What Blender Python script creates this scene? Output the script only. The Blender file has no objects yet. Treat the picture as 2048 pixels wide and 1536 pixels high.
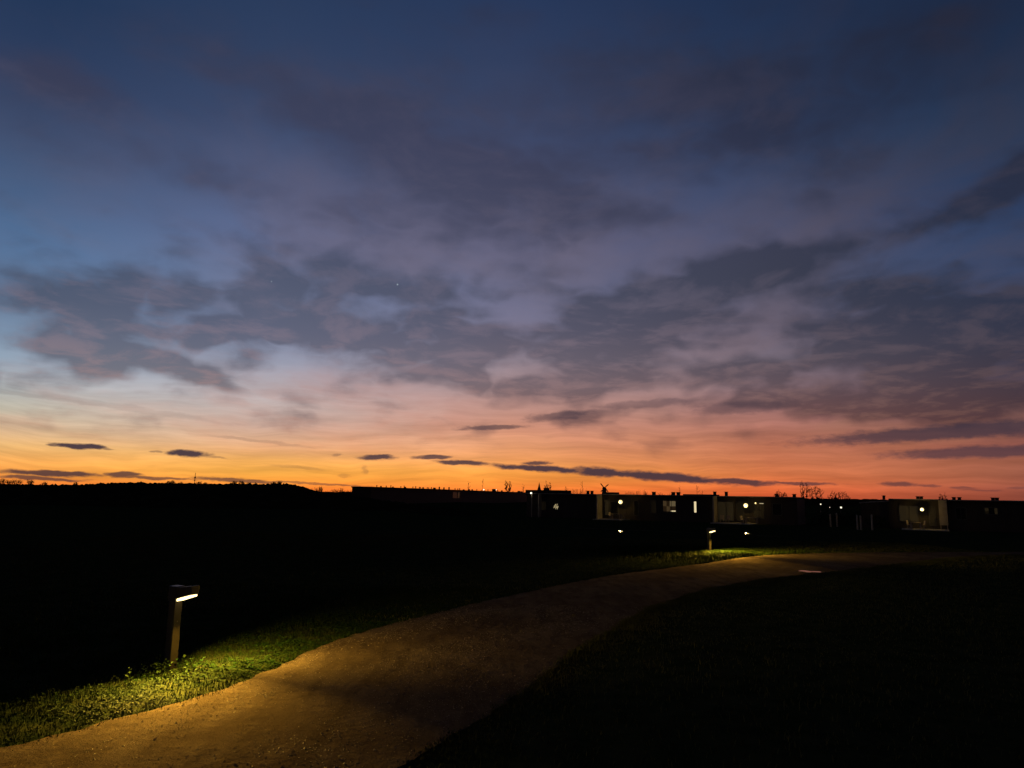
import bpy, bmesh, math, random
import numpy as np
from mathutils import Vector, Matrix

random.seed(7)
rng = np.random.default_rng(7)
SC = bpy.context.scene
COL = SC.collection

# ---------------------------------------------------------------- camera
EYE = Vector((0.0, 0.0, 1.65))
FPX = 1420.0                       # focal length in pixels of the 2048 wide picture
PITCH = math.radians(8.88)
ROLL = math.radians(0.9)
_f = Vector((0, math.cos(PITCH), math.sin(PITCH)))
_u0 = Vector((0, -math.sin(PITCH), math.cos(PITCH)))
_x0 = Vector((1, 0, 0))
_r = _x0 * math.cos(ROLL) + _u0 * math.sin(ROLL)
_u = -_x0 * math.sin(ROLL) + _u0 * math.cos(ROLL)
cam_data = bpy.data.cameras.new('camera')
cam_data.sensor_width = 36.0
cam_data.lens = 36.0 * FPX / 2048.0
cam_data.clip_start = 0.05
cam_data.clip_end = 20000
cam = bpy.data.objects.new('camera', cam_data)
cam.matrix_world = Matrix(((_r.x, _u.x, -_f.x, EYE.x), (_r.y, _u.y, -_f.y, EYE.y), (_r.z, _u.z, -_f.z, EYE.z), (0, 0, 0, 1)))
COL.objects.link(cam)
SC.camera = cam
SC.view_settings.view_transform = 'Standard'
SC.view_settings.look = 'None'
SC.view_settings.exposure = 0.0
SC.view_settings.gamma = 1.0
SC.view_settings.use_curve_mapping = False


def ray(px, py):
    d = _f * FPX + _r * (px - 1024.0) + _u * (768.0 - py)
    return d.normalized()


def azel(px, py):
    d = ray(px, py)
    return math.degrees(math.atan2(d.x, d.y)), math.degrees(math.asin(d.z))


def lin(c):
    return tuple(((v / 255.0) / 12.92 if v / 255.0 <= 0.04045 else ((v / 255.0 + 0.055) / 1.055) ** 2.4) for v in c)


# ---------------------------------------------------------------- node helper
class NT:
    def __init__(self, tree):
        self.t = tree
        self.t.nodes.clear()

    def n(self, kind, **kw):
        node = self.t.nodes.new(kind)
        for k, v in kw.items():
            setattr(node, k, v)
        return node

    def put(self, sock, val):
        if isinstance(val, bpy.types.NodeSocket):
            self.t.links.new(val, sock)
        else:
            sock.default_value = val

    def math(self, op, a, b=None, c=None, clamp=False):
        m = self.n('ShaderNodeMath', operation=op, use_clamp=clamp)
        self.put(m.inputs[0], a)
        if b is not None:
            self.put(m.inputs[1], b)
        if c is not None:
            self.put(m.inputs[2], c)
        return m.outputs[0]

    def vmath(self, op, a, b=None, scale=None):
        m = self.n('ShaderNodeVectorMath', operation=op)
        self.put(m.inputs[0], a)
        if b is not None:
            self.put(m.inputs[1], b)
        if scale is not None:
            self.put(m.inputs['Scale'], scale)
        return m.outputs['Value'] if op in ('LENGTH', 'DOT_PRODUCT', 'DISTANCE') else m.outputs['Vector']

    def smooth(self, v, a, b, lo=0.0, hi=1.0, kind='SMOOTHSTEP'):
        m = self.n('ShaderNodeMapRange', interpolation_type=kind, clamp=True)
        self.put(m.inputs['Value'], v)
        m.inputs['From Min'].default_value = a
        m.inputs['From Max'].default_value = b
        m.inputs['To Min'].default_value = lo
        m.inputs['To Max'].default_value = hi
        return m.outputs['Result']

    def mix(self, fac, a, b, blend='MIX'):
        m = self.n('ShaderNodeMix', data_type='RGBA', blend_type=blend)
        self.put(m.inputs['Factor'], fac)
        for s, v in ((m.inputs[6], a), (m.inputs[7], b)):
            if isinstance(v, tuple) and len(v) == 3:
                v = v + (1.0,)
            self.put(s, v)
        return m.outputs[2]

    def noise(self, vec, scale, detail=4.0, rough=0.5, lac=2.0, dist=0.0, dims='3D'):
        m = self.n('ShaderNodeTexNoise', noise_dimensions=dims)
        self.put(m.inputs['Vector'], vec)
        m.inputs['Scale'].default_value = scale
        m.inputs['Detail'].default_value = detail
        m.inputs['Roughness'].default_value = rough
        m.inputs['Lacunarity'].default_value = lac
        m.inputs['Distortion'].default_value = dist
        return m

    def ramp(self, v, stops, interp='LINEAR'):
        m = self.n('ShaderNodeValToRGB')
        self.put(m.inputs[0], v)
        cr = m.color_ramp
        cr.interpolation = interp
        stops = sorted(stops, key=lambda s: s[0])
        while len(cr.elements) < len(stops):
            cr.elements.new(0.5)
        for e, (p, c) in zip(cr.elements, stops):
            e.position = max(0.0, min(1.0, p))
        for e, (p, c) in zip(cr.elements, stops):
            e.color = tuple(c) + (1.0,)
        return m.outputs[0]


# ---------------------------------------------------------------- dusk sky (world)
SUN_AZ = -14.0      # the sun has set below the horizon here (degrees from the +Y axis)
world = bpy.data.worlds.new('World')
SC.world = world
world.use_nodes = True
W = NT(world.node_tree)
tc = W.n('ShaderNodeTexCoord').outputs['Generated']
sep = W.n('ShaderNodeSeparateXYZ')
W.put(sep.inputs[0], tc)
dx, dy, dz = sep.outputs
az = W.math('MULTIPLY', W.math('ARCTAN2', dx, dy), 57.29578)
el = W.math('MULTIPLY', W.math('ARCSINE', W.math('MINIMUM', W.math('MAXIMUM', dz, -0.999), 0.999)), 57.29578)

# clear afterglow: colour against elevation at five bearings
ROWS = (-60, 120, 250, 380, 480, 580, 660, 720, 770, 810, 850, 890, 920, 945, 962, 978, 1000)
GRID = {
    0: ((34, 54, 86), (46, 62, 94), (60, 76, 108), (72, 96, 132), (82, 113, 152), (98, 122, 154), (126, 148, 174), (152, 170, 188), (176, 182, 184), (194, 188, 172), (212, 188, 156), (236, 186, 118), (247, 172, 90), (247, 160, 72), (247, 140, 56), (243, 112, 44), (230, 90, 38)),
    512: ((40, 58, 90), (50, 66, 98), (62, 78, 112), (80, 94, 130), (98, 112, 150), (114, 128, 162), (132, 142, 172), (154, 160, 180), (182, 176, 182), (196, 180, 176), (207, 174, 158), (232, 178, 134), (249, 180, 96), (254, 178, 76), (254, 162, 62), (250, 130, 48), (238, 98, 38)),
    1024: ((36, 54, 88), (48, 62, 94), (58, 72, 106), (76, 84, 116), (94, 98, 130), (104, 107, 136), (126, 122, 146), (154, 140, 152), (182, 152, 152), (196, 150, 138), (206, 146, 122), (228, 156, 112), (246, 162, 96), (254, 164, 72), (254, 152, 62), (252, 132, 52), (245, 106, 42)),
    1536: ((30, 46, 76), (38, 54, 84), (46, 62, 94), (62, 74, 106), (78, 84, 114), (84, 88, 114), (100, 98, 120), (124, 113, 127), (150, 122, 128), (164, 118, 114), (176, 116, 102), (192, 116, 88), (200, 116, 80), (216, 120, 74), (224, 116, 66), (226, 106, 58), (205, 84, 48)),
    2048: ((26, 40, 66), (30, 48, 76), (34, 56, 86), (42, 60, 94), (50, 68, 102), (54, 70, 104), (64, 72, 100), (78, 74, 94), (92, 76, 90), (106, 78, 86), (124, 82, 82), (146, 86, 76), (152, 90, 72), (160, 94, 74), (160, 90, 70), (150, 80, 64), (130, 66, 52)),
}
EL0, EL1 = -4.0, 46.0
tel = W.smooth(el, EL0, EL1, kind='LINEAR')
cols, azs = [], []
for gx in sorted(GRID):
    stops = []
    for gy, c in zip(ROWS, GRID[gx]):
        stops.append(((azel(gx, gy)[1] - EL0) / (EL1 - EL0), lin(c)))
    cols.append(W.ramp(tel, stops))
    azs.append(azel(gx, 800)[0])
base = cols[0]
for i in range(1, 5):
    base = W.mix(W.smooth(az, azs[i - 1], azs[i], kind='LINEAR'), base, cols[i])
# away from the afterglow: the Sky Texture with its sun below the horizon
sky = W.n('ShaderNodeTexSky', sky_type='NISHITA')
sky.sun_disc = False
sky.sun_elevation = math.radians(-2.5)
sky.sun_rotation = math.radians(SUN_AZ)
sky.air_density = 1.0
sky.dust_density = 1.0
sky.ozone_density = 3.0
night = W.vmath('SCALE', sky.outputs[0], scale=0.05)
away = W.smooth(W.math('ABSOLUTE', W.math('SUBTRACT', az, 0.0)), 42.0, 120.0)
base = W.mix(away, base, night)

# --- cloud coordinates: on a level cloud deck, so they foreshorten to the horizon
inv = W.math('DIVIDE', 1.0, W.math('ADD', W.math('MAXIMUM', dz, 0.0), 0.10))
deck = W.n('ShaderNodeCombineXYZ')
W.put(deck.inputs[0], W.math('MULTIPLY', dx, inv))
W.put(deck.inputs[1], W.math('MULTIPLY', dy, inv))
deck = deck.outputs[0]
sph = W.n('ShaderNodeCombineXYZ')
W.put(sph.inputs[0], az)
W.put(sph.inputs[1], el)
sph = sph.outputs[0]


def blob_dist(vec, cx, cy, rx, ry, rot):
    a, e = azel(cx, cy)
    k = math.degrees(1.0 / FPX)
    a2 = azel(cx + rx, cy)[0]
    a1 = azel(cx - rx, cy)[0]
    e2 = azel(cx, cy - ry)[1]
    e1 = azel(cx, cy + ry)[1]
    m = W.n('ShaderNodeMapping', vector_type='TEXTURE')
    W.put(m.inputs['Vector'], vec)
    m.inputs['Location'].default_value = (a, e, 0)
    m.inputs['Rotation'].default_value = (0, 0, -math.radians(rot))
    m.inputs['Scale'].default_value = ((a2 - a1) / 2, (e2 - e1) / 2, 1)
    return W.vmath('LENGTH', m.outputs[0])


def after(vec, acc):
    # ties one cloud to the one before it, so that the shader evaluates them one at a time
    if acc is None:
        return vec
    m = W.n('ShaderNodeVectorMath', operation='MULTIPLY_ADD')
    W.put(m.inputs[0], acc)
    m.inputs[1].default_value = (1e-7, 1e-7, 0.0)
    W.put(m.inputs[2], vec)
    return m.outputs[0]


def warped(vec, scale, amp, stretch=(1, 1, 1), detail=3.0):
    nz = W.noise(W.vmath('MULTIPLY', vec, stretch), scale, detail, 0.55, dims='2D')
    off = W.vmath('SUBTRACT', nz.outputs['Color'], (0.5, 0.5, 0.5))
    off = W.vmath('MULTIPLY', off, (amp[0], amp[1], 0.0))
    return W.vmath('ADD', vec, off)


# soft masses: centre, half sizes (pixels of the photo), tilt, weight
MASS = [
    (1000, 690, 1300, 150, 0, .16), (1400, 250, 800, 220, 0, .14), (1150, 780, 420, 40, 0, .18), (700, 690, 260, 60, 0, .18),
    (1900, 640, 260, 60, -3, .35), (1850, 730, 300, 50, 0, .30), (1980, 700, 200, 60, 0, .35), (1750, 790, 260, 40, 0, .30), (1900, 840, 260, 30, -2, .30),
    (200, 250, 420, 120, 5, .28), (560, 140, 420, 120, 0, .26), (1250, 150, 420, 120, 0, .30), (1650, 180, 380, 140, 0, .30), (1000, 210, 260, 60, 10, .18), (620, 400, 320, 60, 8, .22),
    (1330, 300, 300, 60, -6, .20), (300, 430, 260, 50, 6, .20), (1230, 430, 140, 50, 0, .20), (950, 440, 260, 60, 5, .20),
    (420, 640, 620, 130, 0, .26), (1350, 720, 800, 110, 0, .26), (1800, 690, 420, 170, 0, .34), (950, 520, 600, 100, 0, .24), (1000, 690, 420, 90, 0, .22),
    (800, 300, 560, 190, 8, .24), (1500, 280, 420, 160, 0, .20), (480, 590, 200, 40, -4, .30), (270, 590, 160, 34, 0, .28), (880, 590, 120, 40, 0, .24),
    (230, 660, 330, 95, 2, .62), (330, 738, 230, 32, 8, 1.0), (60, 570, 190, 50, 6, .40), (560, 610, 300, 85, 0, .55),
    (700, 560, 240, 50, 0, .25), (900, 665, 130, 60, 5, .42), (830, 758, 85, 28, 0, .45), (1040, 690, 150, 50, 0, .30),
    (640, 520, 260, 55, 0, .22), (720, 660, 200, 60, 0, .20), (150, 720, 100, 30, 10, .35),
    (860, 320, 430, 130, 12, .52), (700, 240, 260, 60, -10, .25), (1080, 380, 240, 80, 12, .28), (420, 350, 200, 60, 15, .22),
    (1330, 600, 280, 80, -12, 1.10), (1600, 535, 200, 66, -14, 1.05), (1200, 660, 170, 60, 0, .40), (1470, 470, 120, 60, 0, .30),
    (1480, 290, 170, 60, 0, .40), (1330, 205, 180, 60, 0, .36), (1330, 420, 90, 40, 0, .34), (1700, 330, 160, 80, 0, .32),
    (1850, 660, 240, 90, 0, .55), (1990, 640, 170, 70, 0, .45), (1960, 780, 300, 55, -3, .75), (1560, 735, 190, 50, -4, .50),
    (1450, 815, 300, 30, -2, .62), (1800, 830, 250, 30, 0, .45), (1130, 832, 90, 18, -8, .60), (1880, 560, 140, 30, 0, .35),
    (1930, 400, 220, 45, -24, .75), (2060, 350, 140, 70, -24, .55), (1850, 60, 190, 90, 0, .42), (90, 160, 240, 70, 10, .42),
    (430, 130, 240, 60, 0, .22), (950, 30, 200, 60, 0, .28), (1210, 760, 260, 40, -4, .34), (980, 770, 200, 40, 0, .26),
    (2040, 870, 240, 40, 0, .30), (1290, 110, 200, 60, 0, .22), (1150, 480, 260, 70, 0, .22), (1700, 600, 200, 60, -8, .32),
]
wv = warped(sph, 0.11, (7.0, 3.6), (1, 1.7, 1), 3.0)
cover = None
for (cx, cy, rx, ry, rot, wt) in MASS:
    d = blob_dist(after(wv, cover), cx, cy, rx * 1.25, ry * 1.25, rot)
    g = W.smooth(d, 0.0, 1.0, wt, 0.0)
    cover = g if cover is None else W.math('ADD', cover, g)
# clouds over the rest of the sky, with no pattern of their own
rest = W.math('MULTIPLY', W.smooth(W.math('ABSOLUTE', az), 38.0, 60.0), 0.42)
high = W.math('MULTIPLY', W.smooth(el, 38.0, 50.0), 0.42)
cover = W.math('ADD', cover, W.math('MAXIMUM', rest, high))
dw = warped(deck, 0.9, (0.55, 0.55), (1, 1, 1), 3.0)
n1 = W.noise(dw, 1.6, 7.0, 0.50, dims='2D').outputs[0]
n2 = W.noise(W.vmath('ADD', dw, (3.1, 1.7, 0.0)), 4.4, 6.0, 0.58, dims='2D').outputs[0]
n3 = W.noise(W.vmath('MULTIPLY', warped(sph, 0.5, (1.0, .5)), (0.70, 1.15, 1)), 0.30, 6.0, 0.52, dims='2D').outputs[0]
tex = W.math('ADD', W.math('MULTIPLY', W.math('SUBTRACT', n1, 0.5), 1.1), W.math('MULTIPLY', W.math('SUBTRACT', n2, 0.5), 0.8))
tex = W.math('ADD', tex, W.math('MULTIPLY', W.math('SUBTRACT', n3, 0.5), 1.9))
pw = warped(sph, 0.16, (5.0, 2.2), (1, 1.6, 1), 2.0)
puff = W.noise(W.vmath('MULTIPLY', pw, (0.085, 0.21, 1)), 1.0, 1.5, 0.45, dims='2D').outputs[0]
puff = W.math('ABSOLUTE', W.math('SUBTRACT', W.math('MULTIPLY', puff, 4.0), 2.0))
puff2 = W.noise(W.vmath('ADD', W.vmath('MULTIPLY', pw, (0.19, 0.46, 1)), (4.2, 9.1, 0)), 1.0, 1.5, 0.45, dims='2D').outputs[0]
puff2 = W.math('ABSOLUTE', W.math('SUBTRACT', W.math('MULTIPLY', puff2, 4.0), 2.0))
tex = W.math('ADD', W.math('MULTIPLY', tex, 0.72), W.math('ADD', W.math('MULTIPLY', W.math('SUBTRACT', puff, 0.36), 0.55), W.math('MULTIPLY', W.math('SUBTRACT', puff2, 0.36), 0.42)))
tex = W.math('MULTIPLY', tex, W.smooth(el, 13.0, 27.0, 1.0, 0.42))
dens = W.math('ADD', cover, tex)
soft = W.smooth(W.math('ADD', cover, W.math('MULTIPLY', tex, 0.45)), -0.10, 0.85)
crisp = W.smooth(dens, 0.0, 0.98)
alpha = W.math('ADD', W.math('MULTIPLY', soft, 0.50), W.math('MULTIPLY', crisp, 0.60), clamp=True)
alpha = W.math('MULTIPLY', alpha, W.smooth(el, 2.0, 5.0))
# thin high veil that catches some pink
nv = W.noise(W.vmath('ADD', W.vmath('MULTIPLY', dw, (1.0, 0.6, 1.0)), (7.7, 2.3, 0.0)), 0.9, 6.0, 0.6, dims='2D').outputs[0]
veil = W.math('MULTIPLY', W.smooth(nv, 0.40, 0.72), W.smooth(el, 1.0, 6.0))

MASSCOL = ((-60, (46, 48, 68)), (150, (60, 60, 80)), (300, (62, 62, 84)), (450, (68, 68, 88)), (560, (64, 68, 84)), (650, (70, 72, 88)), (720, (78, 76, 92)), (780, (82, 75, 88)), (830, (86, 70, 80)), (880, (76, 60, 74)), (950, (78, 58, 68)))
ccol = W.ramp(tel, [((azel(1024, y)[1] - EL0) / (EL1 - EL0), lin(c)) for y, c in MASSCOL])
rightdark = W.smooth(az, -12.0, 34.0, 0.96, 0.38)
ccol = W.vmath('SCALE', ccol, scale=rightdark)
ccol = W.mix(0.26, ccol, base)
VEILCOL = ((-60, (56, 58, 78)), (200, (76, 74, 96)), (420, (100, 94, 114)), (600, (124, 114, 132)), (720, (156, 132, 140)), (820, (190, 142, 130)), (900, (222, 140, 100)), (960, (240, 135, 70)))
vcol = W.ramp(tel, [((azel(1024, y)[1] - EL0) / (EL1 - EL0), lin(c)) for y, c in VEILCOL])
vcol = W.vmath('SCALE', vcol, scale=W.smooth(az, 0.0, 38.0, 1.0, 0.42))
vfac = W.math('MULTIPLY', veil, W.smooth(az, -34.0, -4.0, 0.30, 0.66))
skyc = W.mix(vfac, base, vcol)
# faint cirrus streaks in the glow
cs = W.noise(W.vmath('MULTIPLY', warped(sph, 0.06, (10, 2.5)), (0.10, 1.5, 1)), 0.9, 5.0, 0.6, dims='2D').outputs[0]
stre = W.math('MULTIPLY', W.math('SUBTRACT', cs, 0.5), W.smooth(el, 1.0, 12.0, 0.9, 0.0))
skyc = W.vmath('SCALE', skyc, scale=W.math('ADD', 1.0, stre))
ccol = W.mix(W.math('MULTIPLY', W.smooth(n2, 0.42, 0.72), 0.32), ccol, vcol)
skyc = W.mix(W.math('MULTIPLY', alpha, 0.93), skyc, ccol)

# two planets
for (cx, cy, br) in ((543, 563, .16), (795, 569, .45)):
    d = blob_dist(sph, cx, cy, 2.6, 2.6, 0)
    skyc = W.mix(W.smooth(d, 0.0, 1.0, br, 0.0), skyc, (0.62, 0.75, 0.8))
# low dark streak clouds over the horizon
STREAK = [
    (160, 892, 58, 7, 2, 1), (120, 890, 26, 5, 0, .8), (205, 898, 30, 3, 3, .6), (375, 907, 44, 8, 2, 1), (312, 903, 18, 3, 0, .5), (420, 913, 40, 3, 5, .4),
    (100, 947, 125, 7, 1, .95), (80, 957, 100, 5, 2, .85), (245, 949, 40, 6, 0, .9), (300, 955, 110, 4, 2, .8), (470, 961, 100, 5, 2, .8), (620, 967, 140, 3, 2, .6),
    (752, 914, 36, 7, -4, .95), (672, 909, 14, 4, 0, .4), (865, 914, 40, 6, -2, .9), (925, 926, 62, 6, 2, .95), (1080, 937, 105, 8, 3, 1), (1072, 926, 34, 5, 0, .9),
    (1200, 944, 70, 11, 3, 1), (1330, 954, 165, 11, 4, 1), (1470, 963, 100, 7, 3, .95), (1600, 967, 75, 4, 0, .8), (1800, 969, 40, 7, 2, .75), (1850, 973, 30, 4, 0, .6),
    (1930, 976, 30, 3, 0, .5), (1960, 980, 40, 3, 0, .4), (2040, 975, 30, 3, 0, .4), (1900, 864, 360, 19, -3, .80), (2060, 855, 120, 20, -3, .7), (1970, 904, 240, 15, -1, .75),
    (985, 855, 75, 6, -3, .7), (1120, 832, 70, 11, -6, .6), (1290, 808, 110, 10, -3, .4), (1480, 815, 110, 16, -2, .45), (520, 882, 120, 4, 5, .22), (600, 935, 60, 4, 5, .18),
    (727, 940, 9, 11, 0, .28), (690, 953, 14, 6, 0, .22), (60, 790, 260, 6, 4, .16), (250, 815, 260, 7, 6, .12),
]
ws = warped(sph, 0.9, (1.6, 0.34), (0.6, 1.4, 1), 3.0)
ns = W.noise(W.vmath('MULTIPLY', sph, (0.8, 2.4, 1)), 1.4, 5.0, 0.62, dims='2D').outputs[0]
nsx = W.math('MULTIPLY', W.math('SUBTRACT', ns, 0.5), 0.55)
salpha = None
for (cx, cy, rx, ry, rot, wt) in STREAK:
    d = W.math('ADD', blob_dist(after(ws, salpha), cx, cy, rx * 1.12, ry * 1.0, rot), nsx)
    g = W.smooth(d, 0.45, 1.10, wt, 0.0)
    salpha = g if salpha is None else W.math('MAXIMUM', salpha, g)
STRCOL = ((760, (64, 58, 72)), (850, (56, 50, 64)), (905, (62, 52, 66)), (935, (68, 54, 64)), (965, (72, 52, 58)))
scol = W.ramp(tel, [((azel(1024, y)[1] - EL0) / (EL1 - EL0), lin(c)) for y, c in STRCOL])
lowc = W.mix(W.math('MULTIPLY', salpha, 0.97), skyc, scol)
# outside the sky dome there is dark land
lowc = W.mix(W.smooth(el, -3.0, -1.5, 1.0, 0.0), lowc, (0.004, 0.004, 0.004))
bg = W.n('ShaderNodeBackground')
W.put(bg.inputs[0], skyc)
bg2 = W.n('ShaderNodeBackground')
W.put(bg2.inputs[0], lowc)
ms = W.n('ShaderNodeMixShader')
W.put(ms.inputs[0], W.smooth(el, 14.0, 15.5, 1.0, 0.0))
W.t.links.new(bg.outputs[0], ms.inputs[1])
W.t.links.new(bg2.outputs[0], ms.inputs[2])
wo = W.n('ShaderNodeOutputWorld')
W.t.links.new(ms.outputs[0], wo.inputs[0])
world.cycles.sampling_method = 'MANUAL'
world.cycles.sample_map_resolution = 256
SC.cycles.use_adaptive_sampling = True
SC.cycles.adaptive_threshold = 0.02
SC.cycles.adaptive_min_samples = 12
SC.cycles.max_bounces = 4
#SKY_END


# ================================================================ helpers
def material(name, rough=0.9, spec=0.2):
    m = bpy.data.materials.new(name)
    m.use_nodes = True
    nt = NT(m.node_tree)
    p = nt.n('ShaderNodeBsdfPrincipled')
    p.inputs['Roughness'].default_value = rough
    p.inputs['Specular IOR Level'].default_value = spec
    o = nt.n('ShaderNodeOutputMaterial')
    nt.t.links.new(p.outputs[0], o.inputs[0])
    return m, nt, p


def noisy(name, c1, c2, scale=4.0, rough=0.9, spec=0.2, bump=0.0, bscale=40.0, stretch=(1, 1, 1), coord='Object', detail=5.0):
    m, nt, p = material(name, rough, spec)
    vec = nt.vmath('MULTIPLY', nt.n('ShaderNodeTexCoord').outputs[coord], stretch)
    nz = nt.noise(vec, scale, detail, 0.6).outputs[0]
    nt.put(p.inputs['Base Color'], nt.mix(nt.smooth(nz, 0.32, 0.68), c1, c2))
    if bump:
        b = nt.n('ShaderNodeBump')
        b.inputs['Strength'].default_value = bump
        b.inputs['Distance'].default_value = 0.02
        nt.put(b.inputs['Height'], nt.noise(vec, bscale, 4.0, 0.6).outputs[0])
        nt.put(p.inputs['Normal'], b.outputs[0])
    return m


def glowing(name, col, strength, base=(0.8, 0.75, 0.6, 1)):
    m, nt, p = material(name, 0.4, 0.3)
    p.inputs['Base Color'].default_value = base
    p.inputs['Emission Color'].default_value = tuple(col) + (1,)
    p.inputs['Emission Strength'].default_value = strength
    return m


class MB:
    """collects simple solids, then links them as one mesh object"""
    def __init__(self):
        self.v, self.f = [], []

    def box(self, x0, x1, y0, y1, z0, z1):
        b = len(self.v)
        self.v += [(x0, y0, z0), (x1, y0, z0), (x1, y1, z0), (x0, y1, z0), (x0, y0, z1), (x1, y0, z1), (x1, y1, z1), (x0, y1, z1)]
        self.f += [tuple(b + i for i in q) for q in ((0, 3, 2, 1), (4, 5, 6, 7), (0, 1, 5, 4), (1, 2, 6, 5), (2, 3, 7, 6), (3, 0, 4, 7))]
        return self

    def hexa(self, lo, hi):
        b = len(self.v)
        self.v += [tuple(p) for p in lo] + [tuple(p) for p in hi]
        self.f += [tuple(b + i for i in q) for q in ((0, 3, 2, 1), (4, 5, 6, 7), (0, 1, 5, 4), (1, 2, 6, 5), (2, 3, 7, 6), (3, 0, 4, 7))]
        return self

    def tube(self, p0, p1, r0, r1, n=5, caps=True):
        p0, p1 = Vector(p0), Vector(p1)
        d = (p1 - p0)
        if d.length < 1e-6:
            return self
        d.normalize()
        a = d.cross(Vector((0.31, 0.87, 0.12)))
        if a.length < 1e-3:
            a = d.cross(Vector((1, 0, 0)))
        a.normalize()
        c = d.cross(a)
        b = len(self.v)
        for p, r in ((p0, r0), (p1, r1)):
            for i in range(n):
                t = 2 * math.pi * i / n
                self.v.append(tuple(p + a * (r * math.cos(t)) + c * (r * math.sin(t))))
        for i in range(n):
            j = (i + 1) % n
            self.f.append((b + i, b + j, b + n + j, b + n + i))
        if caps:
            self.f.append(tuple(b + i for i in range(n))[::-1])
            self.f.append(tuple(b + n + i for i in range(n)))
        return self

    def lathe(self, cx, cy, prof, n=12):
        b = len(self.v)
        for (r, z) in prof:
            for i in range(n):
                t = 2 * math.pi * i / n
                self.v.append((cx + r * math.cos(t), cy + r * math.sin(t), z))
        for k in range(len(prof) - 1):
            for i in range(n):
                j = (i + 1) % n
                self.f.append((b + k * n + i, b + k * n + j, b + (k + 1) * n + j, b + (k + 1) * n + i))
        self.f.append(tuple(b + i for i in range(n))[::-1])
        self.f.append(tuple(b + (len(prof) - 1) * n + i for i in range(n)))
        return self

    def build(self, name, mat, parent=None, bevel=0.0, smooth=False):
        me = bpy.data.meshes.new(name)
        me.from_pydata(self.v, [], self.f)
        if bevel:
            bm = bmesh.new()
            bm.from_mesh(me)
            bmesh.ops.bevel(bm, geom=list(bm.edges), offset=bevel, segments=2, affect='EDGES', profile=0.6)
            bm.to_mesh(me)
            bm.free()
        if smooth:
            me.polygons.foreach_set('use_smooth', [True] * len(me.polygons))
        me.materials.append(mat)
        me.update()
        o = bpy.data.objects.new(name, me)
        COL.objects.link(o)
        o.parent = parent
        return o


def tag(o, label=None, cat=None, group=None, kind=None):
    for k, v in (('label', label), ('category', cat), ('group', group), ('kind', kind)):
        if v:
            o[k] = v
    return o


def empty(name, loc, rz=0.0):
    o = bpy.data.objects.new(name, None)
    o.empty_display_size = 0.2
    COL.objects.link(o)
    o.location = loc
    o.rotation_euler = (0, 0, rz)
    return o


def copy_tree(o, parent=None):
    c = o.copy()
    COL.objects.link(c)
    c.parent = parent
    for ch in list(o.children):
        copy_tree(ch, c)
    return c


def sstep(a, b, v):
    t = np.clip((v - a) / (b - a), 0, 1)
    return t * t * (3 - 2 * t)


def ground_z(x, y):
    return -1.5 * sstep(24.0, 74.0, y) + 0.7 * sstep(-4.0, -16.0, x) * sstep(30.0, 74.0, y)


def on_ground(px, py):
    d = ray(px, py)
    t = 1.0
    lo, hi = 0.5, 4000.0
    for _ in range(60):
        mid = 0.5 * (lo + hi)
        p = EYE + d * mid
        if p.z > float(ground_z(p.x, p.y)):
            lo = mid
        else:
            hi = mid
    return EYE + d * lo


def at_depth(px, py, Y):
    d = ray(px, py)
    return EYE + d * (Y / d.y)


# ================================================================ materials
M = {}
M['soil'] = noisy('lawn_soil', (0.012, 0.020, 0.008), (0.026, 0.032, 0.014), 3.0, 1.0, 0.0, 0.6, 30)
M['blade'] = noisy('grass_blade', (0.007, 0.023, 0.003), (0.024, 0.034, 0.008), 6.0, 0.9, 0.03)
M['lawn'] = noisy('lawn_blade', (0.040, 0.050, 0.018), (0.070, 0.074, 0.030), 1.2, 1.0, 0.0)
M['leaf'] = noisy('weed_leaf', (0.008, 0.029, 0.004), (0.020, 0.036, 0.007), 9.0, 0.8, 0.05)
M['stone'] = noisy('gravel_stone', (0.050, 0.038, 0.027), (0.22, 0.18, 0.14), 25.0, 0.6, 0.15)
M['post'] = noisy('post_paint', (0.026, 0.021, 0.014), (0.042, 0.034, 0.024), 6.0, 0.55, 0.35, 0.15, 60)
M['head'] = noisy('lamp_housing_paint', (0.018, 0.018, 0.018), (0.03, 0.03, 0.03), 9.0, 0.42, 0.5)
M['cladding'] = noisy('dark_cladding', (0.035, 0.030, 0.026), (0.055, 0.047, 0.040), 3.0, 0.8, 0.2, 0.4, 14, (7, 7, 0.4))
M['roofing'] = noisy('roof_felt', (0.020, 0.020, 0.021), (0.032, 0.031, 0.031), 2.0, 0.9, 0.1)
M['trim'] = noisy('roof_edge_metal', (0.16, 0.15, 0.14), (0.22, 0.21, 0.20), 3.0, 0.45, 0.5)
M['render'] = noisy('pale_wall_render', (0.28, 0.245, 0.185), (0.37, 0.325, 0.25), 1.6, 0.85, 0.2, 0.2, 20)
M['paving'] = noisy('terrace_paving', (0.30, 0.28, 0.24), (0.42, 0.39, 0.34), 2.2, 0.8, 0.3)
M['frame'] = noisy('window_frame_paint', (0.05, 0.05, 0.05), (0.08, 0.08, 0.08), 5.0, 0.5, 0.4)
M['timber'] = noisy('garden_timber', (0.30, 0.25, 0.18), (0.40, 0.33, 0.24), 8.0, 0.7, 0.3)
M['bark'] = noisy('bark', (0.025, 0.020, 0.016), (0.045, 0.036, 0.028), 5.0, 0.95, 0.1)
M['twig'] = noisy('twig', (0.022, 0.017, 0.013), (0.036, 0.028, 0.020), 5.0, 0.95, 0.1)
M['evergreen'] = noisy('evergreen_leaf', (0.012, 0.022, 0.010), (0.022, 0.036, 0.014), 5.0, 0.9, 0.1)
M['hill'] = noisy('hill_scrub', (0.012, 0.012, 0.007), (0.024, 0.022, 0.012), 0.6, 1.0, 0.0, 0.5, 3)
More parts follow.
